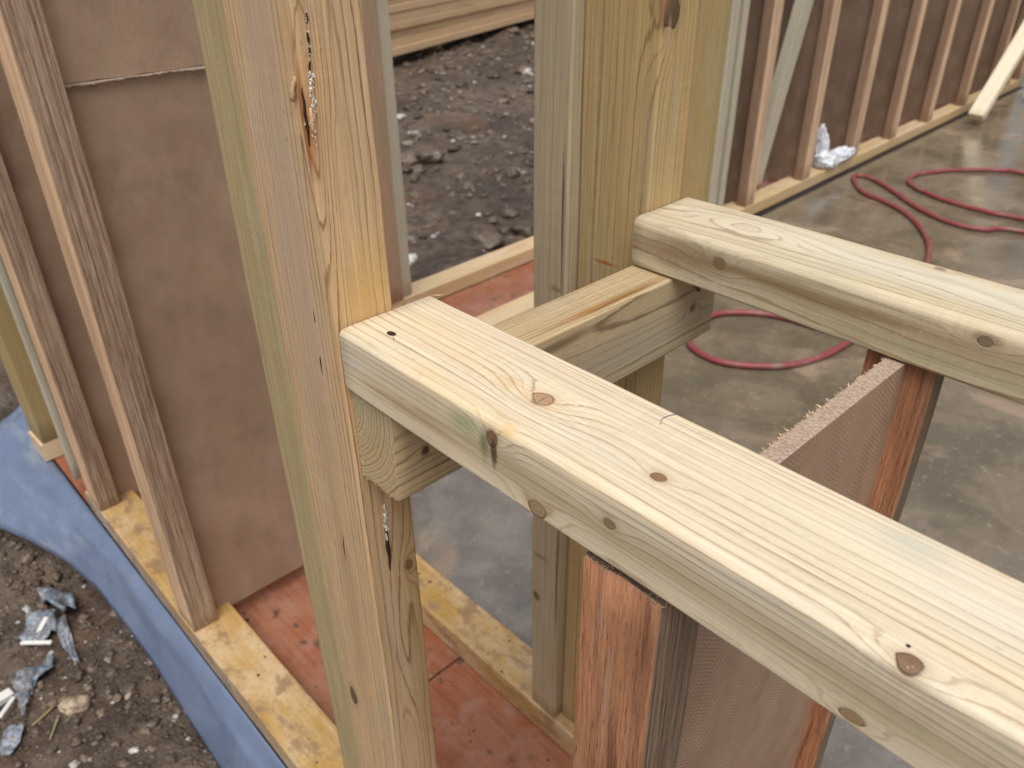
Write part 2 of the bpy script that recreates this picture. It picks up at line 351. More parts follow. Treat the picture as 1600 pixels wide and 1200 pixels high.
ICO = None
def ico_base():
    import bmesh
    bm = bmesh.new(); bmesh.ops.create_icosphere(bm, subdivisions=1, radius=1); v = np.array([q.co[:] for q in bm.verts]); f = np.array([[q.index for q in p.verts] for p in bm.faces]); bm.free(); return v, f
IV, IF = ico_base()
def ico2():
    import bmesh
    bm = bmesh.new(); bmesh.ops.create_icosphere(bm, subdivisions=3, radius=1); v = np.array([q.co[:] for q in bm.verts]); f = np.array([[q.index for q in p.verts] for p in bm.faces]); bm.free(); return v, f
IV2, IF2 = ico2()
LUMPS = []
for k in range(10): LUMPS.append(np.array([tuple(Vector(p) * (1 + .42 * mn.noise(Vector(p) * 1.5 + Vector((k * 5, 0, 0))) + .30 * mn.noise(Vector(p) * 3.4 + Vector((k * 5, 2, 0))) + .15 * mn.noise(Vector(p) * 8))) for p in IV2]))
def scatter(name, pts, sizes, mat, flat=.6, embed=.3, lump=.0065):
    n = len(pts); vs_ = []; fs_ = []; cnt = 0
    for i in range(n):
        big = sizes[i] > lump; IV_, IF_ = (LUMPS[i % 10], IF2) if big else (IV, IF)
        s = sizes[i]; sc = s * rs.uniform(.6, 1.25, 3) * np.array((1, 1, flat)); a = rs.uniform(0, 6.28)
        v = IV_ * (1 + rs.uniform(-.22, .22, (len(IV_), 1)) * (0 if big else 1)) * sc
        ca, sa = math.cos(a), math.sin(a); v = np.stack([v[:, 0] * ca - v[:, 1] * sa, v[:, 0] * sa + v[:, 1] * ca, v[:, 2]], 1)
        vs_.append(v + np.array(pts[i]) + np.array((0, 0, s * flat * (1 - 2 * embed) * .6))); fs_.append(IF_ + cnt); cnt += len(IV_)
    me = pyd(name, np.concatenate(vs_), np.concatenate(fs_), True)
    return link(name, me, mat, kind='stuff')
def soil_pts(n, x0, x1, y0, y1):
    P = []
    while len(P) < n:
        x, y = rs.uniform(x0, x1), rs.uniform(y0, y1)
        if mn.noise(Vector((x * 3, y * 3, 5))) > rs.uniform(-.6, .3): P.append((x, y, soil_h(x, y)))
    return P
p1 = soil_pts(3400, -2.6, -.85, -.32, .22); s1 = np.concatenate([rs.gamma(1.6, .0022, 3150) + .0012, rs.uniform(.005, .012, 250)])
p2 = soil_pts(3600, -8.5, -2.12, 1.2, 8.8); s2 = np.concatenate([rs.gamma(1.5, .010, 3450) + .004, rs.uniform(.03, .07, 150)])
o = scatter('soil_clods', p1 + p2, list(s1) + list(s2), M_clod, .6, .35, .0075); tag(o, 'crumbly dark wet soil clods lying over the ground outside the walls', 'soil')
p1 = soil_pts(420, -2.6, -.85, -.32, .22); s1 = rs.gamma(1.5, .0013, 420) + .001
p2 = soil_pts(1500, -8.5, -2.15, 1.3, 8.8); s2 = rs.gamma(1.5, .0065, 1500) + .004
o = scatter('gravel', p1 + p2, list(s1) + list(s2), M_peb); tag(o, 'pale gravel and pebbles strewn over the dark wet soil', 'gravel')

# ------------------------------------------------------------ slab and red base boards
me = box_mesh(9, 9.1, .16, .003); o = link('concrete_slab', me, M_slab, kind='structure'); o.location = (-2.06 + 4.5, .262 + 4.55, Z0 - .08)
g = G('red_board'); P = g.tc.outputs['Object']
a = g.noise(P, 5, 5, .65, .8); b = g.noise(P, 22, 6, .7, .5); c = g.noise(g.v('MULTIPLY', P, (6, 150, 10)), 1, 4, .6)
col = g.mix(g.rng(a, .35, .65), (.30, .098, .045), (.37, .165, .10))
col = g.mix(g.m('MULTIPLY', g.rng(c, .4, .7), .35), col, (.17, .04, .018))
col = g.mix(g.m('MULTIPLY', g.rng(b, .50, .72), .38), col, (.40, .29, .24))
sp = g.vor(g.v('ADD', P, g.v('SCALE', g.noise(P, 30, 2, .5, 0, True), .03)), 22)
col = g.mix(g.m('MULTIPLY', g.m('MULTIPLY', g.rng(sp, .12, .3, 1, 0), g.rng(g.noise(P, 9, 3), .48, .6)), .8), col, (.07, .045, .035))
M_red = g.fin(col, g.rng(b, .38, .62, .12, .40), g.bump(b, .25, .002), .55)
def red(x0, x1, y0, y1, dz=0, rot=0, par=None, nm='red_base_board'):
    me = box_mesh(x1 - x0, y1 - y0, .0055, .0008); me.materials.append(M_red)
    o = bpy.data.objects.new(nm, me); C.objects.link(o); o.location = ((x0 + x1) / 2, (y0 + y1) / 2, RB - .003 + dz); o.rotation_euler = (0, 0, rot); return o
t = red(-.775, .75, .257, .662, .0002); tag(t, 'muddy red base board under the near wall, between the window sill posts', 'board')
t = red(-2.0, -.779, .257, .662, .0001); tag(t, 'orange-red base board in front of the brown web, left of the main post', 'board')

# ------------------------------------------------------------ timbers: materials
K1 = (.185, .105, .048)
b1 = (XJ + .0014, .85, YO, .339, -.309, -.260)
pw = lambda B, *p: loc(B, p)
M_b1 = wood('sill_rail_wood', (.75, .645, .465), (.31, .185, .09), pith=(-.056, -.020), sp=.0044, late=.72, warp=.0030, seed=1.3, warpf=(1.6, 7),
    knots=[(pw(b1, -.286, .292, -.262), .0080, .015, (.40, .26, .15), 1.05), (pw(b1, -.290, .2535, -.272), .0062, .012, (.20, .11, .055), .8),
           (pw(b1, -.190, .283, -.262), .0038, .005, (.20, .10, .04)), (pw(b1, -.252, .256, -.302), .0055, .008, (.34, .23, .13), 1.5),
           (pw(b1, -.199, .256, -.281), .0036, .005, (.15, .08, .035)), (pw(b1, -.047, .2585, -.2605), .0048, .007, (.17, .095, .05), 1.15),
           (pw(b1, -.061, .256, -.302), .0040, .007, (.30, .20, .11), 1.6)],
    marks=[(pw(b1, -.34, .262, -.262), (.075, .012, .01), (.72, .55, .30), .4, .8), (pw(b1, -.40, .30, -.262), (.06, .03, .02), (.74, .59, .34), .35, .9), (pw(b1, .02, .31, -.26), (.20, .025, .01), (.74, .70, .60), .5, .9),
           (pw(b1, -.315, .254, -.272), (.020, .01, .008), (.25, .33, .17), .55, .8), (pw(b1, -.25, .252, -.285), (.16, .006, .012), (.38, .31, .165), .6, .9),
           (pw(b1, -.05, .252, -.285), (.22, .006, .014), (.36, .30, .17), .6, .9), (pw(b1, -.37, .254, -.291), (.06, .006, .006), (.36, .23, .13), .5, .7),
           (pw(b1, -.422, .278, -.260), (.005, .0032, .004), (.035, .018, .01), 1, .25), (pw(b1, -.075, .325, -.26), (.02, .012, .01), (.50, .50, .42), .5, .9),
           (pw(b1, -.13, .30, -.26), (.10, .018, .01), (.74, .66, .44), .3, .9), (pw(b1, -.04, .338, -.26), (.006, .004, .006), (.62, .36, .14), .6, .8),
           (pw(b1, -.2885, .254, -.281), (.0035, .006, .011), (.085, .05, .03), .9, .5), (pw(b1, -.297, .254, -.279), (.005, .006, .012), (.13, .16, .08), .75, .8), (pw(b1, -.279, .256, -.262), (.007, .006, .004), (.72, .52, .26), .7, .6), (pw(b1, -.052, .266, -.26), (.0012, .0012, .003), (.03, .025, .02), 1, .4), (pw(b1, -.315, .292, -.26), (.012, .008, .006), (.62, .40, .2), .4, .9)],
    tint=(.76, .67, .52), tint_amt=.6, dirt=.14, rough=(.5, .72), fine=.4, grey=(.60, .60, .57), sat=1.08)
b2 = (XJ + .0012, .95, .585, .672, -.309, -.260)
M_b2 = wood('inner_rail_wood', (.67, .575, .41), (.235, .15, .085), pith=(.030, -.044), sp=.0046, late=.85, warp=.006, seed=4.4, warpf=(2.4, 9),
    knots=[(pw(b2, -.355, .587, -.279), .0066, .012, (.10, .065, .04), 1.0), (pw(b2, -.362, .636, -.261), .0085, .016, (.56, .42, .29), 1.8),
           (pw(b2, -.200, .664, -.261), .003, .003, (.20, .11, .05), 1.6), (pw(b2, -.134, .586, -.272), .0042, .007, (.16, .12, .08), 1.4)],
    marks=[(pw(b2, -.15, .583, -.283), (.55, .006, .016), (.34, .255, .155), .6, .8), (pw(b2, -.20, .640, -.26), (.30, .03, .012), (.78, .74, .62), .5, .9), (pw(b2, -.28, .585, -.280), (.14, .006, .007), (.22, .15, .08), .7, .8),
           (pw(b2, -.40, .585, -.285), (.06, .006, .020), (.25, .165, .09), .65, .9), (pw(b2, -.16, .585, -.298), (.14, .006, .010), (.36, .34, .21), .5, .9)],
    tint=(.52, .49, .36), tint_amt=.6, dirt=.25, fine=.3)
sb = (XJ + .0006, -.405, .259, .667, -.393, -.3095)
M_sb = wood('cross_piece_wood', (.58, .445, .27), (.13, .075, .035), pith=(.046, .030), sp=.0037, late=.85, warp=.0045, seed=2.6, warpf=(2.0, 8),
    knots=[(pw(sb, -.405, .628, -.353), .0042, .006, (.13, .08, .035), 1.0), (pw(sb, -.405, .287, -.357), .0032, .004, (.07, .045, .025), 1.0)],
    marks=[(pw(sb, -.415, .505, -.31), (.095, .0055, .006), (.33, .17, .05), .75, .7), (pw(sb, -.412, .53, -.31), (.06, .003, .006), (.17, .085, .03), .7, .7),
           (pw(sb, -.405, .43, -.322), (.06, .006, .006), (.12, .08, .04), .7, .7), (pw(sb, -.405, .50, -.36), (.20, .006, .03), (.40, .38, .31), .5, .9),
           (pw(sb, -.405, .634, -.327), (.012, .006, .006), (.10, .075, .045), .8, .5)],
    tint=(.50, .47, .33), tint_amt=.6, dirt=.2)
pa = (-.545, XJ, YO, .304, PT, 1.25)
M_pa = wood('main_post_wood', (.68, .485, .295), (.23, .125, .058), pith=(-.004, -.060), sp=.0044, late=.95, warp=.004, seed=8.1, warpf=(3.2, 8),
    knots=[(pw(pa, -.455, .294, -.515), .0042, .010, (.05, .028, .015), 1.5), (pw(pa, -.528, .2545, -.730), .0058, .008, (.10, .075, .055), 2.2),
           (pw(pa, -.455, .262, -.062), .006, .016, None, 3.5), (pw(pa, -.455, .2575, -.150), .0045, .014, None, 5.0), (pw(pa, -.455, .280, -.60), .006, .012, None, 5.0)],
    marks=[(pw(pa, -.50, .254, -.20), (.30, .006, .030), (.52, .40, .30), .65, .8), (pw(pa, -.50, .254, -.55), (.30, .006, .012), (.40, .30, .17), .4, .9),
           (pw(pa, -.455, .285, -.24), (.05, .03, .006), (.64, .42, .15), .5, .9), (pw(pa, -.455, .30, -.60), (.28, .02, .006), (.38, .26, .10), .5, .9),
           (pw(pa, -.458, .2542, -.118), (.040, .006, .005), (.36, .14, .05), .85, .6), (pw(pa, -.470, .2542, -.60), (.25, .006, .006), (.50, .42, .27), .45, .9)],
    tint=(.56, .42, .27), tint_amt=.5, dirt=.2, fibre=.13)
M_olive = wood('olive_stud_wood', (.47, .375, .215), (.21, .155, .08), pith=(.02, .09), sp=.0060, late=.42, warp=.006, seed=3.7, tint=(.435, .36, .195), tint_amt=.7, dirt=.3,
    knots=[], marks=[], fibre=.12)
mo = (-.598, -.547, .592, .665, PT, 1.25)
M_mo = wood('pale_stud_wood', (.51, .43, .30), (.24, .17, .10), pith=(.05, -.05), sp=.0052, late=.5, warp=.005, seed=5.2, tint=(.47, .41, .28), tint_amt=.6, dirt=.2,
    knots=[(pw(mo, -.588, .5925, -.869), .006, .007, (.16, .11, .05), 1.2)], marks=[(pw(mo, -.553, .593, -.29), (.10, .006, .0016), (.10, .06, .035), .9, .5), (pw(mo, -.549, .593, -.80), (.12, .006, .002), (.12, .075, .05), .8, .5),
           (pw(mo, -.58, .5925, -.787), (.005, .006, .02), (.2, .13, .06), .6, .8), (pw(mo, -.562, .5925, -.372), (.004, .006, .012), (.2, .14, .08), .6, .8)])
jb = (-.5455, XJ, .608, .661, PT, 1.25)
M_jb = wood('knotty_jamb_wood', (.54, .40, .205), (.22, .135, .06), pith=(.05, -.075), sp=.0050, late=.72, warp=.0035, seed=7.9, tint=(.47, .39, .23), tint_amt=.5, dirt=.25, grey=(.44, .41, .33),
    knots=[(pw(jb, -.455, .620, -.085), .0105, .018, (.085, .058, .038), 1.2)],
    marks=[(pw(jb, -.455, .606, -.070), (.022, .016, .008), (.34, .19, .12), .75, .8), (pw(jb, -.455, .618, -.108), (.022, .004, .006), (.55, .36, .24), .7, .8), (pw(jb, -.507, .608, -.329), (.0022, .006, .020), (.42, .13, .05), .85, .6)])
M_plate = wood('wet_sole_plate_wood', (.52, .355, .175), (.22, .12, .045), pith=(0, -.06), sp=.005, late=.3, warp=.004, seed=2.2, tint=(.44, .30, .12), tint_amt=.5, rough=(.16, .42),
    sat=1.18, wet=((.74, .61, .45), (.58, .42, .25), (.20, .125, .070)), dirt=.35, bump=.5)
M_plateC = wood('pale_sole_plate_wood', (.68, .51, .30), (.33, .20, .08), pith=(0, -.06), sp=.005, late=.4, warp=.004, seed=2.9, tint=(.70, .58, .42), tint_amt=.7, rough=(.3, .55), dirt=.3)
M_pine = wood('pale_pine', (.76, .57, .37), (.42, .25, .12), pith=(.02, -.05), sp=.005, late=.5, warp=.005, tint=(.66, .45, .28), tint_amt=.6, rnd=True)
M_treated = wood('treated_timber', (.45, .34, .17), (.22, .14, .06), pith=(.02, -.05), sp=.005, late=.5, warp=.005, tint=(.40, .36, .22), rnd=True)
M_pinkish = wood('pinkish_timber', (.50, .345, .245), (.23, .145, .095), pith=(.02, -.05), sp=.004, late=.5, warp=.005, tint=(.37, .31, .20), tint_amt=.5, rnd=True)
M_green = wood('greenish_timber', (.56, .51, .40), (.34, .29, .21), pith=(.02, -.05), sp=.005, late=.35, warp=.005, tint=(.47, .46, .35), tint_amt=.6, rnd=True)

def mat_lvl(name, face, c_light, c_mid, c_dark, rnd=True, sc=1.0, seed=0, strk=.15):
    """laminated flange: plain veneer on its flat face, striped edges (veneers stacked along local z or y)"""
    g = G(name); P = g.tc.outputs['Object']
    Q = P
    if rnd:
        oi = g.t.nodes.new('ShaderNodeObjectInfo'); Q = g.v('ADD', P, g.v('SCALE', g.comb(3, 2, 4), oi.outputs['Random']))
    nrm = g.t.nodes.new('ShaderNodeVectorTransform'); nrm.vector_type = 'NORMAL'; nrm.convert_from = 'WORLD'; nrm.convert_to = 'OBJECT'
    ge = g.t.nodes.new('ShaderNodeNewGeometry'); g.put(nrm.inputs[0], ge.outputs['True Normal'])
    ny = g.m('ABSOLUTE', g.sep(nrm.outputs[0])[1])
    s1 = g.noise(g.v('MULTIPLY', Q, (2.5, 330 * sc, 12)), 1, 3, .7); s2 = g.noise(g.v('MULTIPLY', Q, (12, 1100 * sc, 30)), 1, 3, .7)
    fl = g.noise(g.v('MULTIPLY', Q, (45, 600 * sc, 60)), 1, 3, .7)
    st = g.mix(g.rng(s1, .38, .62), c_dark, c_mid); st = g.mix(g.m('MULTIPLY', g.rng(s2, .48, .66), .8), st, c_light)
    st = g.mix(g.m('MULTIPLY', g.rng(fl, .62, .75), .7), st, tuple(c * .25 for c in c_dark))
    f1 = g.noise(g.v('MULTIPLY', Q, (3, 10, 55)), 1, 4, .65, .4); f2 = g.noise(g.v('MULTIPLY', Q, (14, 30, 420)), 1, 3, .6)
    f3 = g.noise(g.v('MULTIPLY', Q, (60, 300, 900)), 1, 3, .6)
    fc = g.mix(g.rng(f1, .38, .62), tuple(c * .78 for c in face), tuple(min(1, c * 1.2) for c in face))
    fc = g.mix(g.m('MULTIPLY', g.rng(f2, .5, .7), .5), fc, tuple(c * .55 for c in face))
    f4 = g.noise(g.v('MULTIPLY', Q, (5, 40, 130)), 1, 4, .6, .3); fc = g.mix(g.m('MULTIPLY', g.rng(f4, .54, .70), strk * .75), fc, (.50, .34, .24))
    f5 = g.noise(g.v('MULTIPLY', g.v('ADD', Q, (2, 6, 4)), (7, 40, 160)), 1, 5, .65, .3); fc = g.mix(g.m('MULTIPLY', g.rng(f5, .54, .66), strk), fc, (.15, .055, .030))
    fc = g.mix(g.m('MULTIPLY', g.rng(f3, .60, .72), .7), fc, (.06, .03, .018))
    fc = g.mix(g.m('MULTIPLY', g.rng(f3, .26, .36, 1, 0), .35), fc, (.62, .46, .34))
    col = g.mix(g.rng(ny, .5, .8), st, fc)
    H = g.m('ADD', g.m('MULTIPLY', s1, 1.4), g.m('ADD', g.m('MULTIPLY', s2, .8), g.m('MULTIPLY', f2, .6)))
    H = g.m('ADD', H, g.m('MULTIPLY', g.m('ADD', f3, f2), 1.2))
    return g.fin(col, .55, g.bump(H, .9, .0014), .35)
M_lvlA = mat_lvl('flange_wood', (.80, .52, .31), (.72, .57, .43), (.47, .31, .205), (.20, .11, .065), sc=1.0)
M_lvlO = mat_lvl('orange_flange_wood', (.50, .225, .115), (.42, .31, .215), (.27, .185, .125), (.12, .078, .050), rnd=False, sc=1.1, strk=.7)
M_lvlC = mat_lvl('far_flange_wood', (.78, .54, .35), (.50, .34, .23), (.40, .255, .165), (.26, .16, .10), sc=.8)
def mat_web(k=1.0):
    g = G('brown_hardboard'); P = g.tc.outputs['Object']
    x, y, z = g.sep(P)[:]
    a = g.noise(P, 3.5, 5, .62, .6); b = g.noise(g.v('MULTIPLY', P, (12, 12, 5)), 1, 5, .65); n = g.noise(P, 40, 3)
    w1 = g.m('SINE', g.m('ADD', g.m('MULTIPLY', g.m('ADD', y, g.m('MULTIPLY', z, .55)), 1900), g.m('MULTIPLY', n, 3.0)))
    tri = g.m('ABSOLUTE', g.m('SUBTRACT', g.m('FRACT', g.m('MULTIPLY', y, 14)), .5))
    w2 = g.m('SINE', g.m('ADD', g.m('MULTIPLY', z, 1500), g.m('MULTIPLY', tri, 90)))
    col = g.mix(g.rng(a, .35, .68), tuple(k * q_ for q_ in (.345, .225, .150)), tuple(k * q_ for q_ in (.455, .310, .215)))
    col = g.mix(g.m('MULTIPLY', g.rng(b, .48, .72), .35), col, (.43, .32, .24))
    e = g.noise(g.v('MULTIPLY', g.v('ADD', P, (4, 4, 4)), (11, 15, 11)), 1, 6, .68, .2); col = g.mix(g.m('MULTIPLY', g.rng(e, .46, .72), .34), col, (.17, .105, .072))
    sc = g.noise(g.v('MULTIPLY', P, (20, 18, 240)), 1, 4, .7); col = g.mix(g.m('MULTIPLY', g.rng(sc, .60, .72), .22), col, (.47, .36, .28))
    bd = g.rng(g.noise(g.v('MULTIPLY', P, (9, 16, 3)), 1, 2), .42, .6); tex = g.m('MULTIPLY_ADD', g.m('ADD', w1, g.m('MULTIPLY', w2, g.m('MULTIPLY_ADD', bd, 1.1, .5))), .11, 1.0)
    col = g.mix(1, col, g.comb(tex, tex, tex), 'MULTIPLY')
    fi = g.noise(P, 900, 2, .6); fm = g.m('MULTIPLY_ADD', g.m('SUBTRACT', fi, .5), .5, 1.0); col = g.mix(1, col, g.comb(fm, fm, fm), 'MULTIPLY')
    sp = g.vor(g.v('ADD', P, (2, 2, 2)), 45); col = g.mix(g.m('MULTIPLY', g.rng(sp, .03, .06, 1, 0), .5), col, (.4, .3, .22))
    H = g.m('ADD', g.m('MULTIPLY', w1, .25), g.m('ADD', g.m('MULTIPLY', w2, .25), g.m('ADD', g.m('MULTIPLY', fi, .6), g.m('MULTIPLY', b, 14))))
    return g.fin(col, .55, g.bump(H, .35, .0006), .35)
M_web = mat_web(); M_web_shade = mat_web(.62)  # same board twice; the side and end wall copy has shade in its colour
g = G('sawn_hardboard_edge'); P = g.tc.outputs['Object']; n = g.noise(g.v('MULTIPLY', P, (400, 900, 400)), 1, 3, .6)
M_edge = g.fin(g.mix(g.rng(n, .35, .65), (.30, .21, .155), (.52, .40, .31)), .85, g.bump(n, .5, .001))
g = G('torn_fibre'); M_fibre = g.fin((.66, .47, .30), .85)
g = G('resin'); P = g.tc.outputs['Object']; n = g.noise(P, 300, 3); M_resin = g.fin(g.mix(n, (.62, .60, .55), (.86, .86, .84)), .35, g.bump(n, .6, .002), .5)
g = G('fresh_split'); P = g.tc.outputs['Object']; n = g.noise(g.v('MULTIPLY', P, (900, 900, 60)), 1, 3); M_split = g.fin(g.mix(n, (.52, .29, .15), (.80, .58, .40)), .7, g.bump(n, .6, .001))
g = G('split_dark'); M_dark = g.fin((.035, .018, .010), .8)
g = G('blue_ink'); M_ink = g.fin((.045, .05, .16), .5)
g = G('nail_metal'); M_nail = g.fin((.45, .42, .36), .35, metal=.9)

# ------------------------------------------------------------ NEAR WALL (window opening)
W = thing('stud_wall', 'nearest timber wall frame with a pale double sill rail, knotty posts and brown web panels', 'wall frame', (-.5, .46, RB))
OW = (-.5, .46, RB)
def T(name, box, mat, **kw): return timber(name, box, mat, parent=W, off=OW, **kw)
# sole plates
T('sole_plate', (-1.668, .80, YO, .335, RB + .0005, PT), M_plate, r=.003, wob=.0012, step=.04, seed=1, label='outer sole plate of wet yellowed timber along the blue membrane')
T('sole_plate', (-2.0, .80, .588, .665, RB + .0005, PT), M_plate, r=.003, wob=.0012, step=.04, seed=5, label='inner sole plate of wet yellowed timber along the slab')
T('post', pa, M_pa, r=(.0015, .0035, .0025, .0025), wob=.0009, step=.02, seed=2, label='main post with a split resin pocket, standing left of the front rail')
T('post', (-.5965, -.5462, .2562, .345, PT, 1.25), M_olive, r=(.003, .003, .0045, .003), wob=.0011, step=.025, seed=4, label='olive green stud fixed beside the main post')
T('post', mo, M_mo, r=.003, wob=.0008, seed=3, label='pale stud at the left of the inner opening')
T('post', jb, M_jb, r=.0025, wob=.0008, seed=6, label='rear jamb post, yellowish with a large dark knot near the top')
T('sill_rail', b1, M_b1, r=(.0030, .0052, .0022, .0020), wob=.0009, step=.014, seed=7, label='front sill rail, pale pine with a big round knot')
T('sill_rail', b2, M_b2, r=(.0035, .0075, .0026, .0026), wob=.0012, step=.014, seed=9, label='rear sill rail with rough rounded edge')
T('cross_piece', sb, M_sb, r=(.002, .002, .002, .003), wob=.0007, step=.014, seed=10, label='short cross piece with an orange-brown streak under both rails')
def web_mesh(y0, y1, z0, z1, th=.011, wm=None, rough=False, oy=0, oz=0):
    ny = max(2, int((y1 - y0) / .012)); V = []; F = []
    ys = np.linspace(y0, y1, ny + 1)
    for y in ys:
        zt = z1 + (mn.noise(Vector((y * 60, 0, z1))) * .0022 if rough else 0); zb = z0 + (mn.noise(Vector((y * 45, 4, z0))) * .0018 if rough else 0)
        V += [(th / 2, y - oy, zb - oz), (th / 2, y - oy, zt - oz), (-th / 2, y - oy, zt - oz), (-th / 2, y - oy, zb - oz)]
    for j in range(ny):
        for i in range(4):
            a, b = j * 4 + i, j * 4 + (i + 1) % 4; F.append((a, a + 4, b + 4, b))
    F += [(0, 1, 2, 3), (ny * 4 + 3, ny * 4 + 2, ny * 4 + 1, ny * 4)]
    me = pyd('web', V, F); me.materials.append(wm or M_web); me.materials.append(M_edge)
    for p in me.polygons:
        if abs(p.normal.x) < .6: p.material_index = 1
    return me
def i_stud(xf, th, y0, y1, d0, d1, zt, mflange, split=None, yi=None, web_x=None, parent=W, off=OW, ztw=None, label=None, er=0, zb=PT, wth=.011):
    """outer flange y0..y0+d0, inner flange .. y1, brown web between; the web is the part, flanges hang on it"""
    wx = xf - th / 2 if web_x is None else web_x; ztw = zt if ztw is None else ztw
    yc = (y0 + y1) / 2; zc = (zb + zt) / 2
    segs = [(zb - .012, ztw)] if split is None else [(zb - .012, split - .0008), (split + .0012, ztw)]
    me = web_mesh(y0 + d0 - .004, y1 - d1 + .004, *segs[0], th=wth, rough=split is not None, oy=yc, oz=zc)
    wo = bpy.data.objects.new('i_stud', me); C.objects.link(wo); wo.location = (wx - off[0], yc - off[1], zc - off[2]); wo.parent = parent
    if label: wo['label'] = label
    for sg in segs[1:]:
        me2 = web_mesh(y0 + d0 - .004, y1 - d1 + .004, *sg, rough=True, oy=yc, oz=zc); o2 = bpy.data.objects.new('web_panel', me2); C.objects.link(o2); o2.parent = wo; o2.location = (.003, 0, 0); o2.rotation_euler = (0, 0, .004)
    oo = (wx, yc, zc)
    timber('flange', (xf - th, xf, y0, y0 + d0, zb, zt), mflange, parent=wo, off=oo, r=.0022, wob=.0009, seed=xf * 7, end_rough=er)
    timber('flange', (xf - th, xf, y1 - d1, y1, zb, zt), mflange, parent=wo, off=oo, r=.0022, wob=.0009, seed=xf * 9 + 3)
    return wo
s1 = i_stud(-1.570, .068, YO + .001, .665, .042, .045, 1.25, M_lvlA, label='left corner stud with brown web')
s2 = i_stud(-1.1115, .066, YO + .001, .665, .046, .045, 1.25, M_lvlA, split=-.190, label='striped stud in front of the large brown web panel')
s3 = i_stud(-.162, .056, YO + .0015, .6215, .0435, .0240, -.3155, M_lvlO, web_x=-.190, wth=.0145, ztw=-.3115, label='orange stud under the sill rails with a torn brown web', er=.004)
# torn fibres on the web's sawn top and the joint
def fibres(name, base_pts, L, mat, parent, wth=.0008, updir=(0, 0, 1), spread=1.0, curl=.8):
    V = []; F = []
    for p in base_pts:
        d = Vector(updir) + Vector(rs.uniform(-1, 1, 3)) * spread; d.normalize(); l = L * rs.uniform(.3, 1.2); q = Vector(p); sdv = d.cross(Vector(rs.uniform(-1, 1, 3))).normalized() * wth * rs.uniform(.5, 1.4)
        i = len(V)
        for k in range(4):
            f = 1 - k / 3.2; V += [q - sdv * f, q + sdv * f]
            q = q + d * l / 3; d = (d + Vector(rs.uniform(-1, 1, 3)) * curl).normalized()
        for k in range(3): F.append((i + 2 * k, i + 2 * k + 1, i + 2 * k + 3, i + 2 * k + 2))
    return link(name, pyd(name, V, F), mat, parent, kind='stuff')
cz = s3.location + W.location
pts = [(-.1957 - rs.uniform(0, .0035) - cz.x, y - cz.y, -.3125 - rs.uniform(0, .003) - cz.z) for y in rs.uniform(.33, .595, 420)]
fibres('torn_fibre', pts, .0042, M_fibre, s3, updir=(-.7, 0, .55), spread=.9)
cz = s2.location + W.location
V = []; F = []; N = 90
for i in range(N + 1):
    y = .305 + .315 * i / N; a = abs(mn.noise(Vector((y * 60, 2, 2)))) * .0065 + abs(mn.noise(Vector((y * 190, 5, 2)))) * .003 + .001; b_ = mn.noise(Vector((y * 22, 7, 2))) * .0028
    for (dx, dz) in ((.0045, .0), (.0085 + a * .6, -a * .4 + b_), (.0075, -.0014 - a + b_), (.0045, -.0026)):
        V.append((-1.140 + dx - cz.x, y - cz.y, -.1900 + dz - cz.z))
for i in range(N):
    for k in range(3): a = i * 4 + k; F.append((a, a + 1, a + 5, a + 4))
link('torn_edge', pyd('torn_edge', V, F, True), M_edge, s2)
# nails
def nail(p, parent, off, nrm=(1, 0, 0), r=.0032):
    V = [(0, 0, .0012)]; n = 10
    for k in range(n): a = 2 * math.pi * k / n; V.append((r * math.cos(a), r * math.sin(a), .0008))
    for k in range(n): a = 2 * math.pi * k / n; V.append((r * math.cos(a), r * math.sin(a), -.001))
    F = [(0, 1 + k, 1 + (k + 1) % n) for k in range(n)] + [(1 + k, 1 + n + k, 1 + n + (k + 1) % n, 1 + (k + 1) % n) for k in range(n)]
    o = link('nail', pyd('nail', V, F, False), M_nail, parent); o.rotation_euler = Vector(nrm).to_track_quat('Z', 'Y').to_euler(); o.location = Vector(p) - Vector(off); return o
# splinters and resin on the main post (children of that post, given in its own coordinates)
post = [o for o in W.children if o.name == 'post'][0]
def shard(name, pts, mat, parent, th=.002, box=pa, tip=.3):
    """a thin splinter following points given in the frame; lens-shaped section"""
    L = [Vector(loc(box, p)) for p in pts]; V = []; F = []; n = len(L)
    nrmw = Vector(loc(box, (pts[0][0] + .001, pts[0][1] - .001, pts[0][2]))) - L[0]; nrmw.normalize()
    for i, p in enumerate(L):
        d = (L[min(i + 1, n - 1)] - L[max(i - 1, 0)]).normalized(); s_ = d.cross(nrmw).normalized()
        u = i / (n - 1); wd = th * (tip + (1 - tip) * math.sin(math.pi * min(max(u, .02), .98))) * (1 + .35 * mn.noise(p * 300))
        V += [p - s_ * wd, p + nrmw * wd * .6, p + s_ * wd, p - nrmw * wd * .6]
    for i in range(n - 1):
        for k in range(4): a, b = i * 4 + k, i * 4 + (k + 1) % 4; F.append((a, b, b + 4, a + 4))
    F += [(3, 2, 1, 0), ((n - 1) * 4, (n - 1) * 4 + 1, (n - 1) * 4 + 2, (n - 1) * 4 + 3)]
    return link(name, pyd(name, V, F, True), mat, parent)
lin = lambda a, b, n=8, j=.0004: [tuple(np.array(a) + (np.array(b) - np.array(a)) * k / (n - 1) + rs.uniform(-j, j, 3) * (0 < k < n - 1)) for k in range(n)]
shard('splinter', lin((-.4612, .2532, -.090), (-.4655, .2515, -.105), 7, .0008), M_split, post, .0019, tip=.55)
shard('splinter', lin((-.4548, .2575, -.108), (-.4548, .2570, -.124), 6), M_split, post, .0022)
shard('splinter', lin((-.4546, .2600, -.112), (-.4580, .2530, -.119), 6), M_split, post, .0016)
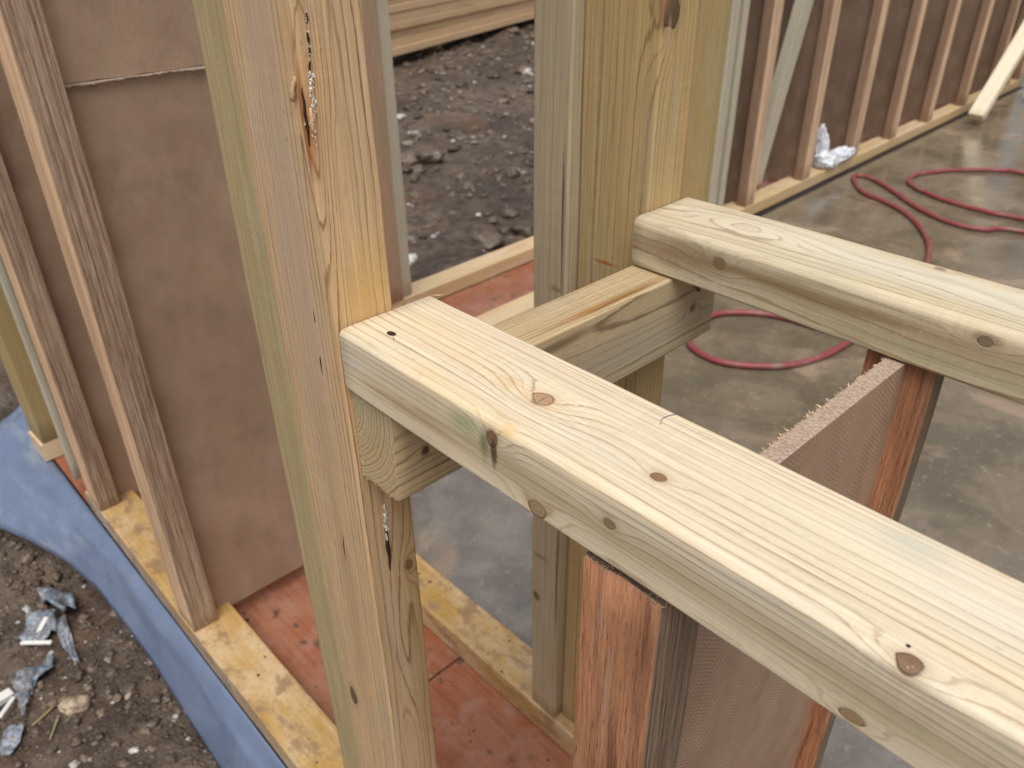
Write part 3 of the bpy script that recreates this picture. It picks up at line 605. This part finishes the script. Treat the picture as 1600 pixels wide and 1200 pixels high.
shard('split', lin((-.4552, .2632, -.050), (-.4552, .2600, -.100), 14, .0008), M_dark, post, .0011)
shard('split', lin((-.4562, .2545, -.096), (-.4562, .2540, -.131), 10, .0003), M_dark, post, .0011)
shard('split', lin((-.4833, .2541, -.246), (-.4842, .2541, -.272), 8, .0001), M_dark, post, .0009, tip=.1)
shard('split', lin((-.4848, .2541, -.290), (-.4858, .2541, -.312), 8, .0001), M_dark, post, .0009, tip=.1)
shard('split', lin((-.4550, .2745, -.452), (-.4550, .2735, -.508), 10, .0004), M_dark, post, .0020, tip=.1)
shard('resin', lin((-.4546, .2742, -.455), (-.4546, .2738, -.495), 10, .0006), M_resin, post, .0009)
shard('split', lin((-.4950, .2541, -.475), (-.4975, .2541, -.515), 8, .0003), M_dark, post, .0006, tip=.1)
def crumbs_on(name, a, b, n, size, mat, parent, box=pa, spread=.0006):
    V = []; F = []; a = np.array(a); b = np.array(b)
    for i in range(n):
        p = a + (b - a) * rs.uniform(0, 1) + rs.normal(0, 1, 3) * spread * np.array((1, 1, 1.5)); p = np.array(loc(box, p))
        s_ = size * rs.uniform(.35, 1.2); v_ = IV * (1 + rs.uniform(-.4, .4, (len(IV), 1))) * s_ * np.array((rs.uniform(.8, 2.2), .8, .8)) + p
        F += [tuple(f + len(V)) for f in IF]; V += list(v_)
    return link(name, pyd(name, V, F), mat, parent)
crumbs_on('resin', (-.4547, .2610, -.088), (-.4549, .2590, -.108), 60, .0008, M_resin, post, spread=.0008)
crumbs_on('resin', (-.4549, .2635, -.052), (-.4549, .2615, -.088), 60, .00035, M_resin, post, spread=.0006)
crumbs_on('splinter', (-.4549, .2590, -.108), (-.4552, .2570, -.130), 50, .0008, M_split, post, spread=.0008)
crumbs_on('resin', (-.4546, .2755, -.434), (-.4548, .2745, -.462), 60, .0008, M_resin, post, spread=.0007)
crumbs_on('resin', (-.4838, .2541, -.228), (-.4853, .2541, -.300), 40, .0003, M_resin, post, spread=.0003)
rail = [o for o in W.children if o.name.startswith('sill_rail')][0]
shard('ink_mark', [(-.2200, .3215, -.2599), (-.2205, .3235, -.2597), (-.2222, .3255, -.2597), (-.2226, .3290, -.2597), (-.2218, .3330, -.2597), (-.2200, .3365, -.2599)], M_ink, rail, .0005, box=b1, tip=.8)
shard('split', [(-.286, .2865, -.2599), (-.2866, .289, -.2598), (-.2858, .292, -.2598), (-.2866, .295, -.2598), (-.286, .2975, -.2599)], M_dark, rail, .0005, box=b1, tip=.1)
shard('splinter', lin((-.4175, .2765, -.2600), (-.4120, .2730, -.2590), 6), M_split, rail, .0009, box=b1)
shard('splinter', lin((-.4545, .3385, -.2615), (-.4435, .3435, -.2590), 6), M_split, rail, .0007, box=b1)
# fuzz of sawn fibres along the rail's cut end and the cross piece's end
ro_ = rail.location + W.location
lp = lambda P, B: [loc(B, p) for p in P]
fibres('sawn_fibre', lp([(XJ + .001, y, -.2602) for y in rs.uniform(.26, .339, 70)], b1), .0022, M_fibre, rail, .00025, updir=(0, 0, .5), spread=1.2)
crossp = [o for o in W.children if o.name == 'cross_piece'][0]
fibres('sawn_fibre', lp([(XJ + .002 + rs.uniform(-.0015, .002), .2588, z) for z in rs.uniform(-.392, -.311, 130)] + [(rs.uniform(-.454, -.406), .2588, -.3925) for _ in range(40)], sb), .0022, M_fibre, crossp, .00028, updir=(0, -.6, 0), spread=1.1)
s3f = [o for o in s3.children if o.name.startswith('flange')][0]
fibres('sawn_fibre', lp([(rs.uniform(-.217, -.163), .2562 + rs.uniform(0, .004), -.3165) for _ in range(160)], (-.218, -.162, YO + .0015, YO + .045, PT, -.3155)), .0038, M_split, s3f, .0004, updir=(.3, 0, .2), spread=1.0)
nail((-1.1108, .279, -1.101), s2, s2.location + W.location)
nail((-1.569, .272, -1.096), s1, s1.location + W.location)
nail((-.4048, .634, -.334), crossp, (0, 0, 0)).location = loc(sb, (-.4045, .634, -.334))
# corner end of the near wall: greenish batten and the corner post
timber('batten', (-1.745, -1.722, .2545, .268, PT, 1.25), M_green, parent=W, off=OW, r=.002, label='thin pale green batten at the corner', step=.05)

# ------------------------------------------------------------ SIDE WALL (runs away from the corner along the slab)
ang = math.atan(.0386)
OC = (-1.688, 3.0, RB)
WC = thing('stud_wall', 'long side wall frame running to the back, brown webs between orange studs', 'wall frame', OC, ang)
def TC(name, box, mat, **kw): return timber(name, box, mat, parent=WC, off=(0, 0, 0), **kw)
zb = PT - RB; H = 2.40
# local coords: x across (0 = inner face), y along (0 at Y=3), z up from the red board
def CX(x0, x1, y0, y1, z0, z1): return (x0, x1, y0, y1, z0, z1)
TC('sole_plate', CX(-.083, 0, -2.33, 3.65, .0006, zb), M_plateC, r=.003, wob=.0012, step=.08, seed=11, label='inner sole plate beside the slab')
TC('sole_plate', CX(-.430, -.345, -2.75, 3.65, .0006, zb), M_plateC, r=.003, wob=.0012, step=.08, seed=12, label='outer sole plate beside the soil')
g = G('black_strip'); M_black = g.fin((.018, .017, .018), .45)
me = box_mesh(.022, 5.98, .0045, .0006); me.materials.append(M_black); o = bpy.data.objects.new('damp_proof_shadow_strip', me); C.objects.link(o); o.parent = WC; o.location = (.0115, .66, -.0042)  # black strip: dark membrane plus the painted shadow gap under the plate
for (a, b, dz) in ((-2.32, -.2, 0), (-.196, 1.6, .0003), (1.604, 3.6, 0)):
    me = box_mesh(.258, b - a, .0055, .0008); me.materials.append(M_red); o = bpy.data.objects.new('base_board', me); C.objects.link(o); o.parent = WC; o.location = (-.2145, (a + b) / 2, -.0025 + dz)
cws = []
for k, y in enumerate((-.045, .452, .955, 1.430, 1.935, 2.50, 3.05, 3.33, 3.60)):
    th = .070
    first = k == 0
    if first:
        me = web_mesh(-.345 + .0, -.04, zb - .012, zb + H, oy=0, oz=0, wm=M_web_shade)
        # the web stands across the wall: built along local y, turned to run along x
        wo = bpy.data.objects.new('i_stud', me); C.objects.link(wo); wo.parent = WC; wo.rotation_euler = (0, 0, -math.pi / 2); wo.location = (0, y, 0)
        fl = []
        for (x0, x1) in ((-.045, -.001), (-.425, -.380)):
            f = timber('flange', (0 - th / 2, th / 2, x0, x1, zb, zb + H), M_lvlC, parent=wo, off=(0, 0, 0), r=.002, wob=.0015, step=.08, seed=k + x0); fl.append(f)
        base = wo
    else:
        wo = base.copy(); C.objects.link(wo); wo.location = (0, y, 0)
        for f in fl:
            c_ = f.copy(); C.objects.link(c_); c_.parent = wo
    cws.append(wo)
# the web above reaches the outer flange too
# jamb of the far opening
TC('post', CX(-.430, -.1005, -.425, -.385, zb, zb + H), M_pinkish, r=.002, wob=.0015, step=.06, seed=21, label='wide pinkish board closing the end of the side wall')
TC('post', CX(-.0995, -.002, -.426, -.381, zb, zb + H), M_treated, r=.003, wob=.0015, step=.06, seed=28, label='tan stud at the inner corner of the far opening')
TC('post', CX(-.0745, .002, -.378, -.325, zb, zb + H), M_green, r=.003, wob=.0015, step=.06, seed=22, label='pale grey-green stud at the far opening')
TC('post', CX(-.060, .004, -.300, -.268, zb, zb + H), M_green, r=.003, wob=.0015, step=.06, seed=23, label='second pale green stud beside the far opening')
i0 = cws[0]
# near jamb of that opening, on the outer plate
TC('post', CX(-.430, -.345, -1.720, -1.630, zb, zb + H), M_pinkish, r=.003, wob=.0015, step=.06, seed=24, label='pinkish stud seen right of the main post')
TC('post', CX(-.425, -.352, -1.6290, -1.585, zb, zb + H), M_green, r=.003, wob=.0015, step=.06, seed=25, label='thin pale green stud edge')
TC('post', CX(-.430, -.360, -1.800, -1.755, zb, zb + H), M_olive, r=.003, wob=.0015, step=.06, seed=26, label='olive stud behind the main post')
# corner post
TC('post', CX(-.435, -.345, -2.745, -2.700, zb, zb + H), M_treated, r=.004, wob=.0015, step=.06, seed=27, label='olive corner post above the blue membrane')
# ------------------------------------------------------------ END WALL
WD = thing('stud_wall', 'end wall frame at the far corner of the slab, beyond the leaning brace', 'wall frame', (-1.7, 6.66, RB), ang)
def TD(name, box, mat, **kw): return timber(name, box, mat, parent=WD, off=(0, 0, 0), **kw)
TD('sole_plate', (-.05, 6.5, 0, .085, .0006, zb), M_plateC, r=.003, step=.2, seed=31)
TD('sole_plate', (-.05, 6.5, .32, .405, .0006, zb), M_plate, r=.003, step=.2, seed=32)
me = box_mesh(6.5, .23, .0055, .0008); me.materials.append(M_red); o = bpy.data.objects.new('base_board', me); C.objects.link(o); o.parent = WD; o.location = (3.2, .2025, -.0025)
for k in range(13):
    x = .03 + k * .5
    if k == 0:
        meD = web_mesh(.04, .36, zb - .012, zb + H, wm=M_web_shade); wo = bpy.data.objects.new('i_stud', meD); C.objects.link(wo); wo.parent = WD; wo.location = (x, 0, 0)
        flD = [timber('flange', (-.031, .031, y0, y0 + .045, zb, zb + H), M_lvlC, parent=wo, off=(0, 0, 0), r=.002, wob=.0015, step=.1) for y0 in (.002, .357)]
        bD = wo
    else:
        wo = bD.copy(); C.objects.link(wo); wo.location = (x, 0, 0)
        for f in flD: c_ = f.copy(); C.objects.link(c_); c_.parent = wo
# ------------------------------------------------------------ braces and blocks
def bar(name, a, b, w, h, mat, up=(0, 0, 1), r=.002, seed=0):
    a = Vector(a); b = Vector(b); d = (b - a); L = d.length; d.normalize(); u = Vector(up); s_ = u.cross(d).normalized(); u = d.cross(s_).normalized()
    me = timber_mesh(L, w, h, r=r, wob=.0012, step=.05, seed=seed); me.materials.append(mat)
    o = bpy.data.objects.new(name, me); C.objects.link(o); M3 = Matrix((d, s_, u)).transposed().to_4x4(); M3.translation = (a + b) / 2; o.matrix_world = M3; return o
M_brace = wood('brace_wood', (.90, .82, .64), (.50, .36, .20), pith=(.02, -.05), sp=.005, late=.35, warp=.005, tint=(.76, .66, .46), rnd=True)
o = bar('diagonal_brace', (-1.63, 5.27, Z0 + .052), (-1.56, 6.235, -.012), .085, .050, M_brace, up=(0, -.8, .6)); tag(o, 'pale timber brace leaning up from the slab at the far end of the side wall', 'brace')
o = bar('diagonal_brace', (-1.80, 3.150, PT + .03), (-1.80, 3.46, .05), .045, .075, M_green, up=(0, 1, 0)); tag(o, 'slim greenish brace standing behind the first stud of the side wall', 'brace')
o = bar('offcut_block', (-1.60, 6.10, Z0 + .06), (-1.62, 6.52, Z0 + .13), .09, .05, M_brace); tag(o, 'short timber offcut leaning on the plate behind the pale brace', 'offcut')

# ------------------------------------------------------------ timber pile outside
pd = Vector((-.334, .9426, 0)); ps = Vector((-.9426, -.334, 0)); p0 = Vector((-6.02, 4.37, -1.13)) - pd * 2.2
PL = 5.6
bear = []
for k, u in enumerate((.5, 2.9, 5.2)):
    a = p0 + pd * u - ps * (-.06) - Vector((0, 0, .055)); b = a + ps * .75
    o = bar('bearer', a, b, .09, .09, M_treated, seed=50 + k); tag(o, 'dark bearer on the soil under the %s of the timber pile' % ('near end', 'middle', 'far end')[k], 'bearer')
row = 0
lab = ('lowest', 'second', 'third', 'fourth', 'fifth', 'sixth', 'seventh', 'eighth', 'topmost')
for lay in range(9):
    for c_ in range(2):
        hgt = .062; wid = .20
        jx = random.uniform(-.030, .022) * (1 if c_ == 0 else 0) + (.03 if lay in (2,) and c_ == 0 else 0); jl = random.uniform(-.12, .12)
        a = p0 + pd * jl + ps * (.10 + c_ * .212 + jx) + Vector((0, 0, .035 + lay * .0660)); b = a + pd * PL
        o = bar('timber_plank', a, b, wid, hgt, M_pine, r=.004, seed=lay * 3 + c_)
        tag(o, ('orange-tan plank, %s layer of the pile on the soil, %s' % (lab[lay], ('facing the wall', 'at the back')[c_])), 'plank', 'planks stacked in the pile beyond the wall')

# ------------------------------------------------------------ blue membrane
def ip(xs, ys, x): return float(np.interp(x, xs, ys))
X_ = [-2.55, -2.25, -2.0, -1.86, -1.766, -1.661, -1.526, -1.381, -1.147, -.981, -.70, -.2, .6]
YL = [.02, .04, .055, .093, .134, .169, .189, .199, .200, .195, .19, .19, .19]
ZL = [-1.17, -1.19, -1.225, -1.24, -1.245, -1.25, -1.26, -1.27, -1.29, -1.30, -1.31, -1.31, -1.31]
nsx, nt_ = 230, 14; V = []; F = []
for i in range(nsx + 1):
    x = -2.20 + 2.80 * i / nsx; yl, zl = ip(X_, YL, x), ip(X_, ZL, x)
    yt = .2525; zt = -1.1655
    if x < -2.0: u = min(1, (-2.0 - x) / .25); yt += .12 * u; zt += .02 * u
    for j in range(nt_ + 1):
        t = j / nt_; q = Vector((x * 5, t * 2.2, 1))
        y = yt + (yl - yt) * t; z = zt + (zl - zt) * t
        z += .022 * math.sin(math.pi * t) * (1 - .3 * t) + .006 * math.exp(-((t - .42) / .06) ** 2)
        am = min(1, t * 3)
        z += am * (mn.noise(q) * .007 + mn.noise(q * 3.3) * .003); y += am * mn.noise(q + Vector((0, 0, 9))) * .006
        if x < -1.95: u = min(1, (-1.95 - x) / .3); z += u * (.05 * math.exp(-((t - .15) / .2) ** 2) + .02 * math.sin(x * 30 + t * 4))
        V.append((x, y, z))
for i in range(nsx):
    for j in range(nt_): a = i * (nt_ + 1) + j; F.append((a, a + 1, a + nt_ + 2, a + nt_ + 1))
g = G('blue_membrane'); P = g.tc.outputs['Object']
a = g.noise(P, 7, 5, .6, .6); b = g.noise(g.v('MULTIPLY', P, (5, 16, 16)), 1, 7, .72, .3); c = g.vor(g.v('ADD', P, g.v('SCALE', g.noise(P, 9, 3, .6, 0, True), .12)), 7)
col = g.mix(g.rng(a, .35, .65), (.132, .172, .265), (.162, .205, .305))
dm = g.rng(g.sep(P)[0], -1.35, -1.75)
col = g.mix(g.m('MULTIPLY', g.m('MULTIPLY', g.rng(b, .50, .66), .5), g.m('MULTIPLY_ADD', dm, .85, .15)), col, (.30, .32, .36))
col = g.mix(g.m('MULTIPLY', g.m('MULTIPLY', g.rng(c, .03, .07, 1, 0), .6), dm), col, (.10, .07, .05))
M_blue = g.fin(col, g.rng(b, .4, .6, .16, .36), g.bump(a, .3, .004), .45)
me = pyd('blue_membrane', V, F, True)
o = link('damp_proof_membrane', me, M_blue); so = o.modifiers.new('thick', 'SOLIDIFY'); so.thickness = .0012
tag(o, 'blue plastic damp-proof membrane skirting the outer sole plate down to the soil', 'membrane')

# ------------------------------------------------------------ hoses
g = G('red_hose'); P = g.tc.outputs['Object']; n = g.noise(P, 60, 4); dn_ = g.noise(P, 14, 5, .7); hc = g.mix(g.rng(n, .4, .65), (.29, .045, .058), (.22, .07, .065)); hc = g.mix(g.m('MULTIPLY', g.rng(dn_, .5, .68), .7), hc, (.26, .20, .16)); M_hose = g.fin(hc, .42, g.bump(g.noise(P, 300, 2), .15, .001), .5)
def catmull(P, n=9):
    out_ = []
    for i in range(len(P) - 1):
        a, b, c, d = P[max(i - 1, 0)], P[i], P[i + 1], P[min(i + 2, len(P) - 1)]
        for k in range(n):
            t = k / n; out_.append(.5 * ((2 * b) + (-a + c) * t + (2 * a - 5 * b + 4 * c - d) * t * t + (-a + 3 * b - 3 * c + d) * t ** 3))
    out_.append(P[-1]); return out_
def tube(name, pts, r, mat, n=10, lift=None):
    P = catmull([np.array(p, float) for p in pts]); V = []; F = []
    for i, p in enumerate(P):
        d = Vector(P[min(i + 1, len(P) - 1)] - P[max(i - 1, 0)]).normalized(); s_ = d.cross(Vector((0, 0, 1))).normalized(); u = s_.cross(d)
        for k in range(n): a = 2 * math.pi * k / n; V.append(Vector(p) + s_ * math.cos(a) * r + u * math.sin(a) * r)
    for i in range(len(P) - 1):
        for k in range(n): a, b = i * n + k, i * n + (k + 1) % n; F.append((a, b, b + n, a + n))
    return link(name, pyd(name, V, F, True), mat)
H1 = [(.4, 3.2), (-.2, 3.55), (-.808, 3.569), (-.941, 3.488), (-1.061, 3.473), (-1.231, 3.563), (-1.388, 3.704), (-1.512, 3.797), (-1.60, 3.848), (-1.643, 3.811), (-1.588, 3.708), (-1.49, 3.603), (-1.363, 3.54), (-1.241, 3.470), (-1.137, 3.356), (-1.046, 3.212), (-.98, 3.065), (-.896, 2.815), (-.847, 2.504), (-.855, 2.219), (-.869, 2.085), (-.902, 1.96), (-.959, 1.881), (-1.053, 1.828), (-1.136, 1.825), (-1.198, 1.859), (-1.245, 1.957), (-1.245, 2.068), (-1.193, 2.146), (-1.11, 2.204), (-.996, 2.225), (-.86, 2.236), (-.673, 2.25), (-.455, 2.33), (.2, 2.6)]
HR = .0098
def hz(k, n): return Z0 + HR + .001
pts = [(x, y, hz(i, 0)) for i, (x, y) in enumerate(H1)]
for i in (30, 31, 32): pts[i] = (pts[i][0], pts[i][1], pts[i][2] + .001)
pts[19] = (pts[19][0], pts[19][1], Z0 + HR * 1.5)
pts = [(a_ + .010 * mn.noise(Vector((a_ * 6, b_ * 6, 1))), b_ + .010 * mn.noise(Vector((a_ * 6, b_ * 6, 8))), c_) for a_, b_, c_ in pts]
tag(tube('hose', pts, HR, M_hose), 'dull red hose, tightly bent near the wall, looping round under the rear rail', 'hose')
H2 = [(.3, 3.55), (-.4, 3.65), (-.859, 3.728), (-.981, 3.718), (-1.169, 3.745), (-1.292, 3.799), (-1.394, 3.872), (-1.434, 3.944), (-1.443, 4.036), (-1.4, 4.153), (-1.303, 4.294), (-1.173, 4.405), (-1.083, 4.42), (-.5, 4.35), (.3, 4.1)]
tag(tube('hose', [(x, y, Z0 + HR + .001) for x, y in H2], HR, M_hose), 'dull red hose lying in a wide open loop farthest from the rails', 'hose')

# ------------------------------------------------------------ crumpled white wrapping in the side wall
def crumple(name, parts, mat, label, cat):
    V = []; F = []
    import bmesh
    bm = bmesh.new(); bmesh.ops.create_icosphere(bm, subdivisions=4, radius=1); bv = np.array([q.co[:] for q in bm.verts]); bf = np.array([[q.index for q in p.verts] for p in bm.faces]); bm.free()
    for (c, s_, d, sd_) in parts:
        q = Vector(d).normalized().to_track_quat('X', 'Z'); o_ = len(V)
        for p in bv:
            v_ = Vector(p); k = 1 + .32 * mn.noise(v_ * 2.1 + Vector((sd_, 0, 0))) + .20 * abs(mn.noise(v_ * 5 + Vector((sd_, 3, 0)))) + .09 * mn.noise(v_ * 13)
            v_ = q @ Vector((v_.x * s_[0] * k, v_.y * s_[1] * k, v_.z * s_[2] * k)); V.append(v_ + Vector(c))
        F += [tuple(f + o_) for f in bf]
    return tag(link(name, pyd(name, V, F), mat), label, cat)
g = G('white_plastic'); P = g.tc.outputs['Object']; n = g.noise(P, 14, 3, .6)
g.bs.inputs['Subsurface Weight'].default_value = .0
M_white = g.fin(g.mix(g.rng(n, .4, .6), (.62, .66, .74), (.84, .85, .87)), .3, g.bump(g.noise(P, 60, 4, .7), .6, .004), .5)
crumple('plastic_wrapper', [((-1.735, 3.80, PT + .035), (.115, .038, .032), (.1, 1, .05), 1), ((-1.745, 3.69, PT + .03), (.06, .05, .04), (0, 1, -.3), 4), ((-1.775, 3.685, PT + .10), (.085, .030, .028), (0, -.15, 1), 8)],
        M_white, 'crumpled white plastic wrapping tucked between two studs of the side wall', 'wrapping')

# ------------------------------------------------------------ litter on the soil at lower left
def sheet(name, poly, z, mat, label, amp=.012, cat='scrap', th=.0012, seed=0):
    P = [Vector((x, y, 0)) for x, y in poly]; c = sum(P, Vector()) / len(P); P = [c + (p - c) * .84 for p in P]; V = []; F = []; R = 5; n = len(P) * 4
    rim = []
    for i in range(len(P)):
        for k in range(4):
            p = P[i].lerp(P[(i + 1) % len(P)], k / 4); p = c + (p - c) * (1 + .30 * mn.noise(p * 170) + .15 * mn.noise(p * 420)); rim.append(p)
    V.append((c.x, c.y, z(c.x, c.y) + amp * .8))
    for r_ in range(1, R + 1):
        for p in rim:
            q = c + (p - c) * r_ / R; V.append((q.x, q.y, z(q.x, q.y) + .004 + amp * (.5 + mn.noise(Vector((q.x * 30, q.y * 30, seed)))) + amp * .5 * mn.noise(Vector((q.x * 90, q.y * 90, seed)))))
    for i in range(n): F.append((0, 1 + i, 1 + (i + 1) % n))
    for r_ in range(R - 1):
        for i in range(n): a = 1 + r_ * n + i; b = 1 + r_ * n + (i + 1) % n; F.append((a, a + n, b + n, b))
    o = link(name, pyd(name, V, F, True), mat); s_ = o.modifiers.new('thick', 'SOLIDIFY'); s_.thickness = th; return tag(o, label, cat)
g = G('dirty_film'); P = g.tc.outputs['Object']; a = g.noise(P, 38, 5, .65, .5); b = g.noise(P, 120, 4, .7)
col = g.mix(g.rng(a, .38, .60), (.17, .235, .32), (.33, .37, .42)); col = g.mix(g.m('MULTIPLY', g.rng(b, .44, .58), .8), col, (.15, .105, .075))
M_film = g.fin(col, .35, g.bump(b, .6, .004), .5)
g = G('plaster'); P = g.tc.outputs['Object']; n = g.noise(P, 200, 4); M_plast = g.fin(g.mix(n, (.62, .60, .56), (.86, .84, .80)), .7, g.bump(n, .4, .001))
sheet('membrane_scrap', [(-1.57, .018), (-1.633, .067), (-1.613, .1), (-1.619, .122), (-1.527, .1), (-1.532, .057), (-1.542, .022)], soil_h, M_film, 'muddy blue-grey membrane scrap beneath two white chips', .020, seed=1)
sheet('membrane_scrap', [(-1.617, .124), (-1.517, .116), (-1.467, .108), (-1.389, .099), (-1.424, .090), (-1.487, .086), (-1.533, .090)], soil_h, M_film, 'narrow twisted blue membrane strip right of the two white chips', .018, seed=2)
sheet('membrane_scrap', [(-1.516, -.009), (-1.487, .044), (-1.491, .076), (-1.451, .07), (-1.437, .017), (-1.374, -.004), (-1.339, -.028), (-1.394, -.024), (-1.472, -.02)], soil_h, M_film, 'torn grey-blue membrane scrap lowest in the heap of litter', .022, seed=3)
sheet('membrane_scrap', [(-1.36, -.05), (-1.33, -.02), (-1.30, -.03), (-1.26, -.07), (-1.30, -.09)], soil_h, M_film, 'pale grey film scrap at the bottom left corner', .012, seed=4)
sheet('membrane_scrap', [(-1.70, .10), (-1.68, .17), (-1.64, .16), (-1.60, .125), (-1.63, .09)], soil_h, M_film, 'grey film flap poking from the hole under the blue membrane', .030, seed=5)
def chip(a, b, w, label, z=.018):
    a = Vector((*a, soil_h(*a) + z)); b = Vector((*b, soil_h(*b) + z)); d = (b - a); L = d.length
    me = timber_mesh(L, w, w * .6, r=.0012, wob=.0012, step=.004, seed=random.random() * 9); me.materials.append(M_plast)
    d.normalize(); s_ = Vector((0, 0, 1)).cross(d).normalized(); u = d.cross(s_)
    o = bpy.data.objects.new('plaster_chip', me); C.objects.link(o); M3 = Matrix((d, s_, u)).transposed().to_4x4(); M3.translation = (a + b) / 2; o.matrix_world = M3
    return tag(o, label, 'chip')
chip((-1.590, .090), (-1.540, .045), .011, 'white chip standing steep on the grey-blue scrap, upper of the crossed pair')
chip((-1.550, .028), (-1.508, .075), .009, 'white chip lying level just below the steep one')
chip((-1.425, -.060), (-1.432, -.022), .022, 'broad white chip cut by the left picture edge')
chip((-1.372, -.055), (-1.412, -.022), .009, 'thin white chip beside the broad one')
def stone(x, y, s, mat, label, seed=0, name='stone', dz=0):
    import bmesh
    bm = bmesh.new(); bmesh.ops.create_icosphere(bm, subdivisions=4, radius=1)
    for v_ in bm.verts:
        k = 1 + .28 * mn.noise(v_.co * 1.4 + Vector((seed, 0, 0))) + .10 * mn.noise(v_.co * 4 + Vector((seed, 0, 0))) + .03 * mn.noise(v_.co * 12)
        v_.co = Vector((v_.co.x * s[0] * k, v_.co.y * s[1] * k, v_.co.z * s[2] * k))
    me = bpy.data.meshes.new(name); bm.to_mesh(me); bm.free(); me.polygons.foreach_set('use_smooth', [True] * len(me.polygons))
    o = link(name, me, mat); o.location = (x, y, soil_h(x, y) + s[2] * .35 + dz); o.rotation_euler = (0, 0, seed); return tag(o, label, 'stone')
g = G('tan_stone'); P = g.tc.outputs['Object']; n = g.noise(P, 60, 5, .7); M_tan = g.fin(g.mix(g.rng(n, .4, .62), (.46, .36, .25), (.20, .14, .095)), .55, g.bump(n, .5, .004), .45)
g = G('white_stone'); P = g.tc.outputs['Object']; n = g.noise(P, 60, 5, .7); M_wst = g.fin(g.mix(g.rng(n, .4, .65), (.75, .73, .70), (.40, .36, .32)), .35, g.bump(n, .5, .004), .5)
stone(-1.318, .055, (.030, .019, .015), M_tan, 'largest tan stone half sunk in the lower left soil', 1.0)
stone(-1.270, .142, (.008, .006, .006), M_tan, 'small tan pebble near the lower edge of the blue membrane', 2.0)
stone(-2.62, 1.66, (.040, .028, .028), M_wst, 'white stone beside the outer plate, left of its pair', 3.2)
stone(-2.64, 1.88, (.045, .026, .028), M_wst, 'white stone beside the outer plate, right of its pair', 5.2)
def twig(pts, r, mat, label):
    o = tube('twig', [(x, y, soil_h(x, y) + .006) for x, y in pts], r, mat, 6); return tag(o, label, 'twig')
g = G('straw'); M_straw = g.fin((.36, .27, .12), .7); g = G('green_straw'); M_gstraw = g.fin((.34, .35, .20), .6)
twig([(-1.312, -.016), (-1.322, .010), (-1.335, .030), (-1.346, .050)], .0019, M_straw, 'yellow-brown straw curving beside the tan stone')
twig([(-1.262, -.002), (-1.285, .012), (-1.306, .027)], .0017, M_gstraw, 'short greenish straw below the tan stone')

# ------------------------------------------------------------ grit on the slab and crumbs on the boards
P = []; S = []
for _ in range(520):
    x, y = rs.uniform(-1.6, 1.2), rs.uniform(.75, 6); P.append((x, y, Z0 + .0005)); S.append(rs.gamma(1.4, .0011) + .0006)
o = scatter('grit', P, S, M_peb, .6, .1); tag(o, 'fine pale and dark grit scattered across the wet concrete floor', 'grit')
P = []; S = []
for _ in range(260):
    x, y = rs.uniform(-1.9, 0), rs.uniform(.34, .585); P.append((x, y, RB + .0004)); S.append(rs.gamma(1.4, .0012) + .0006)
for _ in range(150):
    x = rs.uniform(-1.9, 0); y = rs.choice([rs.uniform(.26, .33), rs.uniform(.593, .66)]); P.append((x, y, PT + .0003)); S.append(rs.gamma(1.3, .0007) + .0004)
o = scatter('crumbs', P, S, M_clod, .6, .1); tag(o, 'mud crumbs lying on the red base board and sole plates of the near wall', 'crumbs')
